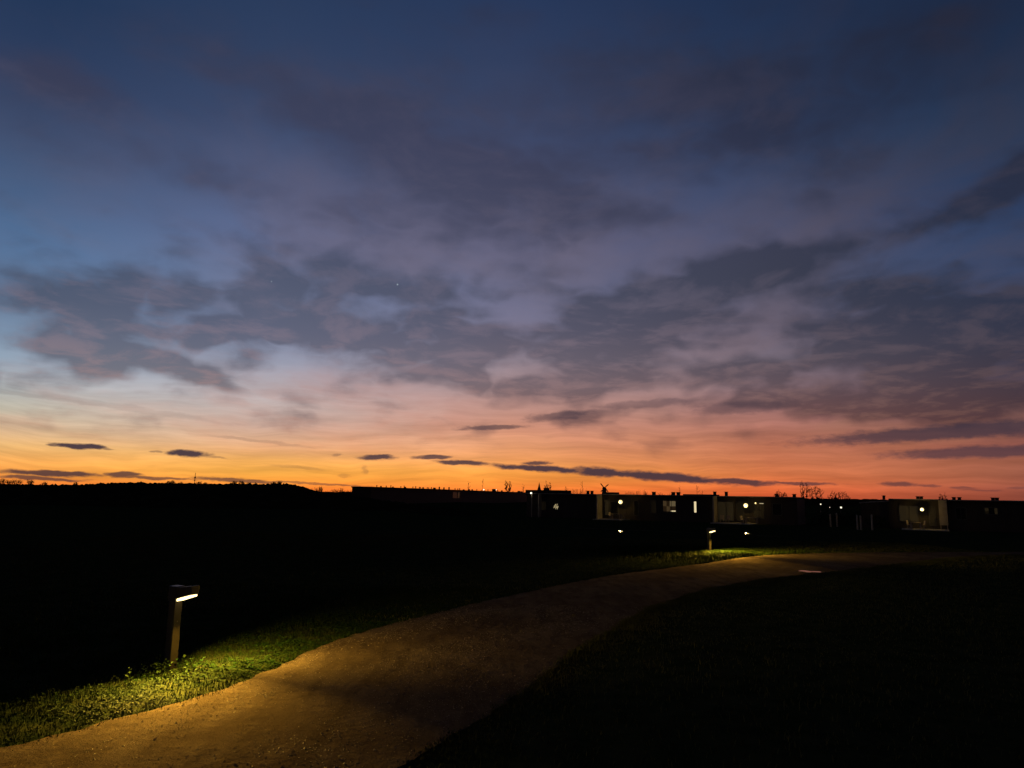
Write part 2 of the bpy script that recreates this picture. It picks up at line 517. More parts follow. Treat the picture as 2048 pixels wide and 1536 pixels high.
M['masonry'] = noisy('far_masonry', (0.05, 0.045, 0.04), (0.09, 0.08, 0.07), 1.0, 0.9, 0.1)
M['glow'] = glowing('bollard_diffuser', (1.0, 0.74, 0.32), 3.6)
M['globe'] = glowing('wall_lamp_globe', (1.0, 0.76, 0.32), 1.6)
M['farlamp'] = glowing('far_lamp_globe', (1.0, 0.90, 0.66), 1.6)

# glass of unlit windows
M['glass'], _nt, _p = material('window_glass', 0.06, 0.5)
_p.inputs['Base Color'].default_value = (0.015, 0.016, 0.018, 1)
# puddle
M['puddle'], _nt, _p = material('puddle_water', 0.02, 0.5)
_p.inputs['Base Color'].default_value = (0.012, 0.010, 0.008, 1)
_p.inputs['IOR'].default_value = 1.14
_b = _nt.n('ShaderNodeBump')
_b.inputs['Strength'].default_value = 0.03
_nt.put(_b.inputs['Height'], _nt.noise(_nt.n('ShaderNodeTexCoord').outputs['Object'], 6.0, 2.0).outputs[0])
_nt.put(_p.inputs['Normal'], _b.outputs[0])
# gravel path: fine grains, damp darker wheel tracks
M['path'], _nt, _p = material('gravel_path', 1.0, 0.0)
_c = _nt.n('ShaderNodeTexCoord').outputs['Object']
_n1 = _nt.noise(_c, 0.9, 5.0, 0.6).outputs[0]
_n2 = _nt.noise(_c, 90.0, 3.0, 0.7).outputs[0]
_n3 = _nt.noise(_c, 9.0, 5.0, 0.65).outputs[0]
_col = _nt.mix(_nt.smooth(_n1, 0.35, 0.68), (0.082, 0.062, 0.042), (0.125, 0.099, 0.070))
_col = _nt.mix(_nt.math('MULTIPLY', _nt.smooth(_n2, 0.35, 0.7), 0.55), _col, (0.040, 0.031, 0.022))
_col = _nt.mix(_nt.math('MULTIPLY', _nt.smooth(_n3, 0.52, 0.75), 0.30), _col, (0.17, 0.138, 0.10))
_n4 = _nt.noise(_nt.vmath('MULTIPLY', _c, (3.2, 0.9, 1)), 1.6, 5.0, 0.65).outputs[0]
_col = _nt.mix(_nt.math('MULTIPLY', _nt.smooth(_n4, 0.42, 0.64), 0.62), _col, (0.050, 0.038, 0.026))
_nt.put(_p.inputs['Base Color'], _col)
_b = _nt.n('ShaderNodeBump')
_b.inputs['Strength'].default_value = 0.9
_b.inputs['Distance'].default_value = 0.02
_h = _nt.math('ADD', _nt.math('MULTIPLY', _n2, 0.5), _nt.math('ADD', _nt.math('MULTIPLY', _n3, 1.2), _nt.math('MULTIPLY', _nt.noise(_c, 2.2, 3.0).outputs[0], 2.0)))
_nt.put(_b.inputs['Height'], _h)
_nt.put(_p.inputs['Normal'], _b.outputs[0])

# ================================================================ ground
def grid_ground():
    ys = np.concatenate([np.arange(-30, 110, 2.0), np.array([110, 125, 150, 190, 250, 350, 500, 800, 1300, 2200, 4000, 7000, 9500])])
    xs = np.concatenate([-np.array([9500, 5000, 2500, 1200, 600, 300, 200, 140, 110][::1]), np.arange(-90, 91, 3.0), np.array([110, 140, 200, 300, 600, 1200, 2500, 5000, 9500])])
    X, Y = np.meshgrid(xs, ys)
    Z = ground_z(X, Y)
    v = np.stack([X, Y, Z], -1).reshape(-1, 3)
    nx = len(xs)
    f = []
    for j in range(len(ys) - 1):
        for i in range(nx - 1):
            a = j * nx + i
            f.append((a, a + 1, a + nx + 1, a + nx))
    me = bpy.data.meshes.new('ground')
    me.from_pydata(v.tolist(), [], f)
    me.materials.append(M['soil'])
    o = bpy.data.objects.new('ground', me)
    COL.objects.link(o)
    return tag(o, kind='structure')


grid_ground()


def resample(pts, step):
    out = []
    for a, b in zip(pts[:-1], pts[1:]):
        n = max(1, int((Vector(b) - Vector(a)).length / step))
        for i in range(n):
            out.append(Vector(a).lerp(Vector(b), i / n))
    out.append(Vector(pts[-1]))
    return out


def smooth_line(pts, it=3):
    for _ in range(it):
        q = [pts[0]]
        for a, b in zip(pts[:-1], pts[1:]):
            q += [a.lerp(b, 0.25), a.lerp(b, 0.75)]
        q.append(pts[-1])
        pts = q
    return pts


LEFT_PX = [(-420, 1580), (-150, 1530), (0, 1500), (150, 1466), (280, 1428), (400, 1398), (480, 1368), (560, 1335), (620, 1302), (700, 1272), (820, 1240), (1000, 1196), (1180, 1158), (1320, 1138), (1400, 1129), (1450, 1121), (1495, 1114), (1560, 1109), (1680, 1106), (1850, 1105), (1950, 1105), (2100, 1104), (2300, 1104)]
RIGHT_PX = [(560, 1720), (700, 1600), (800, 1536), (1000, 1420), (1100, 1342), (1200, 1272), (1300, 1216), (1400, 1182), (1500, 1163), (1620, 1150), (1740, 1136), (1850, 1122), (1950, 1113), (2100, 1109), (2300, 1108)]
Lw = smooth_line([Vector((p.x, p.y)) for p in (on_ground(*q) for q in LEFT_PX)])
Rw = smooth_line([Vector((p.x, p.y)) for p in (on_ground(*q) for q in RIGHT_PX)])


def even(pts, n):
    d = [0.0]
    for a, b in zip(pts[:-1], pts[1:]):
        d.append(d[-1] + (b - a).length)
    out = []
    ts = np.linspace(0, d[-1], n)
    xs = np.interp(ts, d, [p.x for p in pts])
    ys = np.interp(ts, d, [p.y for p in pts])
    return np.stack([xs, ys], -1)


NP = 420
La, Ra = even(Lw, NP), even(Rw, NP)


def wobble(n, amp, k):
    w = np.zeros(n)
    t = np.linspace(0, 1, n)
    for i in range(k):
        w += np.sin(t * 2 * math.pi * rng.uniform(6, 150) + rng.uniform(0, 7)) * amp / (1 + i * 0.18)
    return w


def ragged(E, amp):
    t = np.gradient(E, axis=0)
    t /= np.linalg.norm(t, axis=1)[:, None]
    return E + np.stack([-t[:, 1], t[:, 0]], -1) * wobble(len(E), amp, 9)[:, None]


La = ragged(La, 0.014)
Ra = ragged(Ra, 0.009)
NA = 9
vs, fs = [], []
for i in range(NP):
    for k in range(NA):
        t = k / (NA - 1)
        p = La[i] * (1 - t) + Ra[i] * t
        crown = 0.012 + 0.025 * math.sin(math.pi * t)
        vs.append((p[0], p[1], float(ground_z(p[0], p[1])) + crown))
for i in range(NP - 1):
    for k in range(NA - 1):
        a = i * NA + k
        fs.append((a, a + 1, a + NA + 1, a + NA))
mb = MB()
mb.v, mb.f = vs, fs
tag(mb.build('gravel_path', M['path'], smooth=True), kind='structure')
POLY = np.concatenate([La, Ra[::-1]])


def in_poly(x, y, poly):
    inside = np.zeros(len(x), bool)
    j = len(poly) - 1
    for i in range(len(poly)):
        xi, yi = poly[i]
        xj, yj = poly[j]
        if yi != yj:
            c = ((yi > y) != (yj > y)) & (x < (xj - xi) * (y - yi) / (yj - yi) + xi)
            inside ^= c
        j = i
    return inside


# far footpath across the lawn with two puddles
far_pts = [on_ground(1150, 1056), on_ground(1243, 1060), on_ground(1330, 1063), on_ground(1420, 1067), on_ground(1493, 1071), on_ground(1560, 1075)]
mb = MB()
fp = smooth_line([Vector((p.x, p.y)) for p in far_pts])
for i, p in enumerate(fp):
    w = 0.42 + 0.06 * math.sin(i * 1.3)
    for q in (-w, w):
        x, y = p.x + 0.3 * q, p.y + q
        mb.v.append((x, y, float(ground_z(x, y)) + 0.03))
    if i:
        b = 2 * i
        mb.f.append((b - 2, b, b + 1, b - 1))
tag(mb.build('footpath', M['path']), kind='structure')


# ================================================================ lamps: the bollards along the path
def make_bollard():
    root = empty('bollard_light', (0, 0, 0))
    w = 0.041
    MB().box(-w, w, -w, w, -0.05, 0.61).build('post', M['post'], root, bevel=0.004)
    MB().box(-w - 0.008, w + 0.008, -w - 0.008, w + 0.008, 0.611, 0.752).build('post_cap', M['head'], root, bevel=0.006)
    # cantilevered head, rising a little outwards; the local +x axis points to the path
    a, b = w + 0.0085, 0.235
    h = 0.046
    hd = MB().hexa([(a, -h, 0.640), (b, -h, 0.688), (b, h, 0.688), (a, h, 0.640)],
                   [(a, -h, 0.742), (b, -h, 0.768), (b, h, 0.768), (a, h, 0.742)]).build('lamp_head', M['head'], root, bevel=0.004)
    df = MB().hexa([(a + 0.006, -h + 0.006, 0.617), (b - 0.012, -h + 0.006, 0.668), (b - 0.012, h - 0.006, 0.668), (a + 0.006, h - 0.006, 0.617)],
                   [(a + 0.006, -h + 0.006, 0.6393), (b - 0.012, -h + 0.006, 0.6835), (b - 0.012, h - 0.006, 0.6835), (a + 0.006, h - 0.006, 0.6393)]).build('diffuser', M['glow'], root)
    MB().tube((0.0408, 0.0, 0.43), (0.0435, 0.0, 0.43), 0.006, 0.005, 8).build('screw', M['trim'], root)
    for side in (-1, 0, 1):
        ld = bpy.data.lights.new('bollard_lamp', 'AREA')
        ld.shape = 'RECTANGLE'
        ld.size, ld.size_y = 0.10, 0.05
        ld.color = (1.0, 0.55, 0.065)
        ld.energy = BOLLARD_W * {-1: 0.86, 0: 0.16, 1: 0.38}[side]
        ld.spread = math.radians({-1: 95, 0: 124, 1: 108}[side])
        lo = bpy.data.objects.new('bollard_lamp', ld)
        COL.objects.link(lo)
        lo.parent = root
        lo.location = (0.165, 0.022 * side, 0.622)
        d = Vector({-1: (0.60, -0.78, -0.62), 0: (0.55, 0, -0.8), 1: (0.48, 0.86, -0.84)}[side]).normalized()
        lo.rotation_euler = d.to_track_quat('-Z', 'Y').to_euler()
    return root


BOLLARD_W = 120.0
BOLLARD_TILT = math.radians(48)
b1 = make_bollard()
p = on_ground(340, 1338)
b1.location = (p.x, p.y, 0)
b1.rotation_euler = (0, 0, math.radians(-24))
tag(b1, 'large lit bollard lamp standing in the grass verge, closest to the camera', 'bollard light', 'bollard lights along the gravel path')
b2 = copy_tree(b1)
p = on_ground(1419, 1107)
b2.location = (p.x, p.y, float(ground_z(p.x, p.y)))
b2.rotation_euler = (0, 0, math.radians(-58))
for c_ in b2.children:
    if c_.type == 'LIGHT':
        c_.data = c_.data.copy()
        c_.data.energy *= 3.2
b2['label'] = 'small distant lit bollard lamp where the gravel path bends, in front of the houses'

# ================================================================ grass, weeds and loose stones
def make_blades(name, x, y, hgt, wid, mat, label, cat, lean=0.5):
    n = len(x)
    z = ground_z(x, y)
    ang = rng.uniform(0, 2 * math.pi, n)
    bend = rng.uniform(0.1, 1.0, n) * lean * hgt
    ba = rng.uniform(0, 2 * math.pi, n)
    cx, cy = np.cos(ang) * wid, np.sin(ang) * wid
    bx, by = np.cos(ba) * bend, np.sin(ba) * bend
    V = np.empty((n, 5, 3))
    V[:, 0] = np.stack([x - cx, y - cy, z], -1)
    V[:, 1] = np.stack([x + cx, y + cy, z], -1)
    V[:, 2] = np.stack([x + cx * .75 + bx * .35, y + cy * .75 + by * .35, z + hgt * .6], -1)
    V[:, 3] = np.stack([x - cx * .75 + bx * .35, y - cy * .75 + by * .35, z + hgt * .6], -1)
    V[:, 4] = np.stack([x + bx, y + by, z + hgt * (1 - 0.25 * lean)], -1)
    me = bpy.data.meshes.new(name)
    me.vertices.add(n * 5)
    me.vertices.foreach_set('co', V.reshape(-1))
    base = (np.arange(n) * 5)[:, None]
    loops = (base + np.array([0, 1, 2, 3, 3, 2, 4])[None]).reshape(-1)
    starts = ((np.arange(n) * 7)[:, None] + np.array([0, 4])[None]).reshape(-1)
    me.loops.add(len(loops))
    me.loops.foreach_set('vertex_index', loops.astype(np.int32))
    me.polygons.add(n * 2)
    me.polygons.foreach_set('loop_start', starts.astype(np.int32))
    me.update(calc_edges=True)
    me.validate()
    me.materials.append(mat)
    o = bpy.data.objects.new(name, me)
    COL.objects.link(o)
    return tag(o, label, cat, kind='stuff')


def scatter(n, x0, x1, y0, y1):
    return rng.uniform(x0, x1, n), rng.uniform(y0, y1, n)


def patch(x, y, s):
    return 0.5 + 0.25 * (np.sin(x * s + 1.3 * np.sin(y * s * .7)) + np.sin(y * s * 1.3 + 1.7 * np.sin(x * s * .8 + 2)))


def edge_dist(x, y, line):
    d = np.full(len(x), 1e9)
    for i in range(0, len(line), 3):
        d = np.minimum(d, (x - line[i, 0]) ** 2 + (y - line[i, 1]) ** 2)
    return np.sqrt(d)


# verge beside the first bollard, dense
x, y = scatter(300000, -7.5, 1.0, 3.0, 13.0)
keep = ~in_poly(x, y, POLY)
x, y = x[keep], y[keep]
left = x < np.interp(y, La[:, 1], La[:, 0]) + 0.3
x, y = x[left], y[left]
dE = edge_dist(x, y, La)
k = rng.random(len(x)) < np.clip(1.1 - dE * 0.22, 0.15, 1.0) * np.clip(0.35 + patch(x, y, 3.1), .2, 1.0)
x, y, dE = x[k], y[k], dE[k]
h = (0.012 + 0.050 * rng.random(len(x)) ** 2.4) * (0.55 + 0.9 * patch(x, y, 1.9)) * np.clip(0.22 + dE * 1.1, .22, 1.3)
x1, y1, h1, w1 = x, y, h, rng.uniform(0.0014, 0.0036, len(x))
# the rest of the lawn, thinner
x, y = scatter(170000, -14, 16, 2.0, 30.0)
k = (~in_poly(x, y, POLY)) & (np.abs(x) < y * 0.85 + 1.5) & ((x > np.interp(y, La[:, 1], La[:, 0])) | (y > 12.5) | (np.hypot(x - b1.location.x, y - b1.location.y) > 3.2))
x, y = x[k], y[k]
h = (0.018 + 0.045 * rng.random(len(x)) ** 1.4) * (0.5 + 0.8 * patch(x, y, 1.1))
w = rng.uniform(0.003, 0.006, len(x)) * (0.7 + y * 0.035)
# around the second bollard
qx, qy = b2.location.x, b2.location.y
x3 = qx + rng.normal(0, 1.6, 26000)
y3 = qy + rng.normal(0, 1.2, 26000)
k = ~in_poly(x3, y3, POLY)
x3, y3 = x3[k], y3[k]
h3 = (0.04 + 0.10 * rng.random(len(x3))) * (0.6 + 0.8 * patch(x3, y3, 2.1))
w3 = rng.uniform(0.004, 0.008, len(x3))
ii = rng.integers(0, NP, 46000)
tR = np.gradient(Ra, axis=0)
tR /= np.linalg.norm(tR, axis=1)[:, None]
offR = rng.exponential(0.16, len(ii)) - 0.03
x4 = Ra[ii, 0] + tR[ii, 1] * offR + tR[ii, 0] * rng.normal(0, .04, len(ii))
y4 = Ra[ii, 1] - tR[ii, 0] * offR + tR[ii, 1] * rng.normal(0, .04, len(ii))
h4 = (0.015 + 0.045 * rng.random(len(ii)) ** 1.5) * (0.4 + patch(x4, y4, 4.0))
w4 = rng.uniform(0.002, 0.0045, len(ii))
tL = np.gradient(La, axis=0)
tL /= np.linalg.norm(tL, axis=1)[:, None]
jj = rng.integers(0, NP, 30000)
offL = rng.exponential(0.15, len(jj)) - 0.11 * patch(La[jj, 0], La[jj, 1], 3.3)
x5 = La[jj, 0] - tL[jj, 1] * offL + tL[jj, 0] * rng.normal(0, .04, len(jj))
y5 = La[jj, 1] + tL[jj, 0] * offL + tL[jj, 1] * rng.normal(0, .04, len(jj))
k = rng.random(len(jj)) < patch(x5, y5, 5.0) + .25
x5, y5 = x5[k], y5[k]
h5 = (0.012 + 0.030 * rng.random(len(x5)) ** 1.5) * (0.4 + patch(x5, y5, 4.0))
w5 = rng.uniform(0.002, 0.0042, len(x5))
make_blades('lawn_grass', np.concatenate([x, x4]), np.concatenate([y, y4]), np.concatenate([h, h4]), np.concatenate([w, w4]), M['lawn'],
            'short dark grass of the wide lawn', 'grass', 0.9)
x, y, h, w = x5, y5, h5, w5
make_blades('grass', np.concatenate([x1, x, x3]), np.concatenate([y1, y, y3]), np.concatenate([h1, h, h3]), np.concatenate([w1, w, w3]), M['blade'],
            'short damp green grass of the lit verge beside the bollards', 'grass', 0.9)

# low leafy weeds in the verge
def make_leaves():
    V, F = [], []
    def leaf(px, py, pz, yaw, tilt, L):
        c, s = math.cos(yaw), math.sin(yaw)
        ct, st = math.cos(tilt), math.sin(tilt)
        b = len(V)
        for (u, v, k) in ((0, 0, 0), (0.45, 0.42, 0.10), (1.0, 0, 0.0), (0.45, -0.42, 0.10), (0.45, 0, -0.06)):
            fx, fz = u * L * ct, u * L * st + k * L
            V.append((px + c * fx - s * v * L, py + s * fx + c * v * L, pz + fz))
        F.append((b, b + 4, b + 1)); F.append((b + 4, b + 2, b + 1)); F.append((b, b + 3, b + 4)); F.append((b + 4, b + 3, b + 2))
    n = 0
    tries = 0
    while n < 4400 and tries < 60000:
        tries += 1
        t = random.random() ** 0.8
        i = int(t * NP * 0.55)
        lx, ly = La[i]
        off = abs(random.gauss(0, 0.55)) + 0.02
        px, py = lx - off * 0.93, ly + off * 0.36
        if not (2.6 < py < 11 and -7 < px < 1):
            continue
        if math.sin(px * 4.1 + 2 * math.sin(py * 2.3)) + math.sin(py * 5.2 + px) < -0.2 + random.gauss(0, .5):
            continue
        H = random.uniform(0.010, 0.05) * min(1.0, .35 + off * 1.6)
        L = random.uniform(0.010, 0.030)
        a0 = random.uniform(0, 7)
        for q in range(random.choice((2, 3, 3, 4, 5))):
            leaf(px + random.gauss(0, .006), py + random.gauss(0, .006), H * random.uniform(.6, 1), a0 + q * 2.1 + random.gauss(0, .3), random.uniform(-0.2, 0.7), L * random.uniform(.7, 1.2))
        n += 1
    # taller herbs close to the post
    for k in range(26):
        bx_, by_ = b1.location.x + random.gauss(0.10, .22), b1.location.y - 0.18 + random.gauss(0, .12)
        H = random.uniform(.06, .15)
        for q in range(7):
            leaf(bx_, by_, H * (0.3 + 0.1 * q), q * 2.4 + k, random.uniform(0, .8), random.uniform(.02, .04))
    me = bpy.data.meshes.new('weeds')
    me.from_pydata(V, [], F)
    me.materials.append(M['leaf'])
    o = bpy.data.objects.new('weeds', me)
    COL.objects.link(o)
    tag(o, 'low broad-leaved weeds growing in the lit verge', 'weeds', kind='stuff')


make_leaves()


def make_stones():
    n = 34000
    x, y = scatter(n * 3, -5.5, 3.0, 2.2, 11.0)
    k = in_poly(x, y, POLY) & (rng.random(len(x)) < np.clip(patch(x * 1.6 - y * .5, y * .6, 2.6) * 1.5 - .35, .06, 1))
    x, y = x[k][:n], y[k][:n]
    n = len(x)
    dE = edge_dist(x, y, La)
    s = rng.uniform(0.002, 0.0065, n) * np.where(rng.random(n) < 0.05, 1.9, 1.0)
    base = np.array([(1, 0, 0), (-1, 0, 0), (0, 1, 0), (0, -1, 0), (0, 0, 1), (0, 0, -.6)], float)
    tri = np.array([(0, 2, 4), (2, 1, 4), (1, 3, 4), (3, 0, 4), (2, 0, 5), (1, 2, 5), (3, 1, 5), (0, 3, 5)])
    V = np.repeat(base[None], n, 0) * rng.uniform(.6, 1.3, (n, 6, 1)) * s[:, None, None]
    V[:, :, 2] *= 0.7
    a = rng.uniform(0, 6.3, n)
    ca, sa = np.cos(a)[:, None], np.sin(a)[:, None]
    X = V[:, :, 0] * ca - V[:, :, 1] * sa
    Y = V[:, :, 0] * sa + V[:, :, 1] * ca
    # height of the crowned path across its width
    wl = edge_dist(x, y, La)
    wr = edge_dist(x, y, Ra)
    t = wl / (wl + wr)
    zz = 0.012 + 0.025 * np.sin(np.pi * t) + s * 0.1
    V = np.stack([X + x[:, None], Y + y[:, None], V[:, :, 2] + zz[:, None]], -1)
    F = (np.arange(n) * 6)[:, None, None] + tri[None]
    me = bpy.data.meshes.new('gravel')
    me.from_pydata(V.reshape(-1, 3).tolist(), [], F.reshape(-1, 3).tolist())
    me.materials.append(M['stone'])
    o = bpy.data.objects.new('gravel', me)
    COL.objects.link(o)
    tag(o, 'loose fine gravel lying on the path', 'gravel', kind='stuff')


make_stones()


def puddle(name, px_c, rx, ry, label, z=None, wob=0.22):
    mb = MB()
    n = 40
    ph = [random.uniform(0, 6.3) for _ in range(4)]
    for i in range(n):
        t = 2 * math.pi * i / n
        k = 1 + wob * (math.sin(2 * t + ph[0]) * .5 + math.sin(3 * t + ph[1]) * .5 + math.sin(5 * t + ph[2]) * .35)
        mb.v.append((rx * k * math.cos(t), ry * k * math.sin(t), 0.0))
    mb.f.append(tuple(range(n)))
    o = mb.build(name, M['puddle'])
    o.location = (px_c.x, px_c.y, (float(ground_z(px_c.x, px_c.y)) + 0.05) if z is None else z)
    tag(o, label, 'puddle')
    o['group'] = 'puddles'
    return o


puddle('puddle', on_ground(1619, 1147), 0.20, 0.19, 'pinkish puddle at the edge of the gravel path past the bend', 0.046, 0.45)

# ================================================================ terraced houses on the right
TH = math.radians(30.0)
T = Vector((math.cos(TH), -math.sin(TH)))
BK = Vector((math.sin(TH), math.cos(TH)))     # away from the camera
P0 = Vector((14.0, 101.0))
GZ = -1.5


def s_of(px, off=0.0, py=1000):
    d = ray(px, py)
    o = P0 + BK * off
    # o + s*T = k*(d.x,d.y)
    det = T.x * (-d.y) - T.y * (-d.x)
    s = ((-o.x) * (-d.y) - (-o.y) * (-d.x)) / det
    return s


def row_point(px, py, off=0.0):
    s = s_of(px, off, py)
    q = P0 + BK * off + T * s
    d = ray(px, py)
    k = math.hypot(q.x, q.y) / math.hypot(d.x, d.y)
    return s, EYE.z + d.z * k, q


class House:
    def __init__(self, name, label, px0, px1, depth=8.5, top=1.95, group='flat-roofed holiday houses in a row'):
        self.s0, self.s1 = s_of(px0), s_of(px1)
        q = P0 + T * self.s0
        self.root = empty(name, (q.x, q.y, GZ), -TH)
        tag(self.root, label, 'house', group)
        self.top = top - GZ
        self.depth = depth
        L = self.s1 - self.s0
        self.L = L
        self.mb_wall = MB().box(0.02, L - 0.02, 0, depth, -0.3, self.top - 0.24)
        self.wall = self.mb_wall.build('wall', M['cladding'], self.root)
        self.roof = MB().box(0.0, L, -0.35, depth + 0.3, self.top - 0.238, self.top - 0.03).build('roof', M['roofing'], self.root)
        MB().box(0.002, L - 0.002, -0.36, -0.352, self.top - 0.12, self.top - 0.005).build('roof_edge', M['trim'], self.roof)
        # cover boards of the cladding
        n = int(L / 1.2)
        for i in range(n):
            x = 0.3 + i * (L - 0.6) / max(1, n - 1)
            MB().box(x - 0.03, x + 0.03, -0.025, 0.0, 0.05, self.top - 0.26).build('cover_board', M['cladding'], self.wall)

    def sx(self, px, off=0.0):
        return s_of(px, off) - self.s0

    def z(self, px, py, off=0.0):
        return row_point(px, py, off)[1] - GZ

    def chimney(self, px, w=0.30, h=0.45, back=3.0, cap=True):
        x = self.sx(px, back)
        m = MB().box(x - w / 2, x + w / 2, back - w / 2, back + w / 2, self.top - 0.10, self.top + h)
        c = m.build('chimney', M['roofing'], self.roof)
        if cap:
            MB().box(x - w / 2 - .06, x + w / 2 + .06, back - w / 2 - .06, back + w / 2 + .06, self.top + h + 0.001, self.top + h + .06).build('chimney_cap', M['roofing'], self.root)

    def window(self, px0, px1, py0, py1, mat, off=0.0, mullions=(), label=None, panels=None, fr=0.06):
        x0, x1 = self.sx(px0, off), self.sx(px1, off)
        zt, zb = self.z((px0 + px1) / 2, py0, off), self.z((px0 + px1) / 2, py1, off)
        y0 = off - 0.05
        m = MB().box(x0 - fr, x0, y0, off + .0, zb - fr, zt + fr).box(x1, x1 + fr, y0, off, zb - fr, zt + fr)
        m.box(x0, x1, y0, off, zt, zt + fr).box(x0, x1, y0 - .03, off, zb - fr, zb)
        for q in mullions:
            xm = x0 + (x1 - x0) * q
            m.box(xm - .025, xm + .025, y0 + .005, off, zb, zt)
        f = m.build('window', M['frame'], self.root)
        if label:
            f['label'] = label
        if panels:
            for (a, b, c, d, mm) in panels:
                MB().box(x0 + (x1 - x0) * a + .004, x0 + (x1 - x0) * b - .004, off - .022, off - .002, zb + (zt - zb) * c + .004, zb + (zt - zb) * d - .004).build('pane', mm, f)
        else:
            MB().box(x0 + .003, x1 - .003, off - .022, off - .002, zb + .003, zt - .003).build('pane', mat, f)
        return f

    def fin(self, px_front, length=2.2, thick=0.16, label=None, mat='render'):
        # a party wall standing forward of the facade
        x = s_of(px_front, -length) - self.s0
        o = MB().box(x, x + thick, -length, -0.362, -0.2, self.top - 0.06).build('party_wall', M[mat], self.root)
        if label:
            o['label'] = label
        return o

    def terrace(self, px0, px1, d=3.4):
        x0, x1 = self.sx(px0, -1.5), self.sx(px1, -1.5)
        n = max(1, int((x1 - x0) / 1.0))
        ter = empty('terrace', (0, 0, 0))
        ter.parent = self.root
        for i in range(n):
            for j in range(4):
                MB().box(x0 + i * (x1 - x0) / n + .01, x0 + (i + 1) * (x1 - x0) / n - .01, -d + j * d / 4 + .01, -d + (j + 1) * d / 4 - .01, 0.0, 0.09 + 0.004 * ((i + j) % 2)).build('paving_slab', M['paving'], ter)


WALL_LAMP_W = 36.0


def wall_lamp(px, py, off, label, r=0.27, watts=None):
    s, z, q = row_point(px, py, off)
    root = empty('wall_lamp', (q.x, q.y, z), -TH)
    MB().lathe(0, 0, [(r * math.sin(a), -r * math.cos(a)) for a in np.linspace(0.12, math.pi - 0.12, 9)], 16).build('globe', M['globe'], root, smooth=True)
    MB().box(-.05, .05, -off - 0.06, -off - 0.01, -0.10, 0.10).box(-.02, .02, r * .9, -off - 0.03, -0.02, 0.02).build('bracket', M['head'], root)
    ld = bpy.data.lights.new('wall_lamp_light', 'POINT')
    ld.energy = WALL_LAMP_W if watts is None else watts
    ld.color = (1.0, 0.63, 0.16)
    ld.shadow_soft_size = 0.05
    lo = bpy.data.objects.new('wall_lamp_light', ld)
    COL.objects.link(lo)
    lo.parent = root
    lo.location = (0, -r - 0.09, -r * 0.2)
    tag(root, label, 'wall lamp', 'lit wall lamps on the houses')
    return Vector((q.x, q.y, z))


def lit(name, col, e):
    M[name] = glowing(name, col, e, (0.035, 0.031, 0.022, 1))
    return M[name]


lit('curtain_pale', (1.0, 0.74, 0.36), 0.10)
lit('curtain_mid', (1.0, 0.62, 0.26), 0.045)
lit('curtain_dark', (1.0, 0.55, 0.22), 0.014)
lit('bright_pane', (1.0, 0.82, 0.46), 0.80)
lit('dim_pane', (1.0, 0.70, 0.30), 0.012)
lit('low_pane', (1.0, 0.70, 0.30), 0.004)
lit('plant_glow', (1.0, 0.80, 0.42), 0.55)

# house A: left end of the row
hA = House('row_house', 'dark flat-roofed row house with a pole lamp and a small starry lit window', 1053, 1194, top=1.98)
MB().box(0.01, hA.sx(1119), -0.36, 4.0, hA.top - 0.028, hA.top + 0.46).build('raised_roof', M['roofing'], hA.root)
for c in (1090, 1096, 1176, 1184):
    hA.chimney(c, 0.34, 0.40 if c > 1100 else 0.75)
hA.fin(1076, 1.2)
hA.window(1083, 1092, 1003, 1020, M['low_pane'])
wA = hA.window(1106, 1117, 1006, 1019, M['glass'], label='small window with bright plant-shaped lights')
x0, x1 = hA.sx(1106.3), hA.sx(1117)
for (u, v, a, b) in ((.12, .25, .05, .40), (.30, .35, .08, .52), (.45, .10, .06, .34), (.62, .30, .07, .60), (.74, .05, .06, .42), (.86, .35, .05, .30)):
    xa = x0 + (x1 - x0) * u
    za = hA.z(1111, 1019) + 0.75 * v
    MB().hexa([(xa, -.040, za), (xa + a, -.040, za), (xa + a, -.024, za), (xa, -.024, za)], [(xa + .10, -.040, za + b), (xa + a + .10, -.040, za + b), (xa + a + .10, -.024, za + b), (xa + .10, -.024, za + b)]).build('light_shape', M['plant_glow'], wA)

# house B
hB = House('row_house', 'long flat-roofed row house with a checkered curtain window and narrow bright window', 1196.5, 1424, top=1.98)
for c in (1225, 1308, 1347, 1357):
    hB.chimney(c, 0.42 if c != 1225 else 1.5, 0.36 if c != 1225 else .28, cap=(c != 1225))
MB().box(hB.sx(1367), hB.sx(1428) - .5, -0.2, 5, hB.top - 0.028, hB.top + 0.14).build('raised_roof', M['roofing'], hB.root)
hB.fin(1192, 2.2, label='pale party wall lit by the lamp beside it')
hB.window(1210, 1219, 1000, 1030, M['dim_pane'], label='terrace door with drawn blind')
hB.window(1222, 1236, 1004, 1030, M['glass'])
hB.window(1326, 1351, 1002, 1023, None, mullions=(), label='window with checkered curtain', panels=[
    (0, .28, .5, 1, M['curtain_mid']), (.28, .54, .5, 1, M['curtain_dark']), (.54, 1, .5, 1, M['curtain_pale']),
    (0, .28, 0, .5, M['curtain_dark']), (.28, .54, 0, .5, M['curtain_mid']), (.54, 1, 0.10, .5, M['curtain_dark']), (.62, 1, 0, .10, M['bright_pane'])])
hB.window(1388, 1392.5, 1003, 1025, M['bright_pane'], label='narrow brightly lit window', fr=0.05)
hB.window(1268, 1276, 1002, 1030, M['glass'])
hB.window(1302, 1312, 1002, 1026, M['low_pane'])
hB.terrace(1196, 1252)

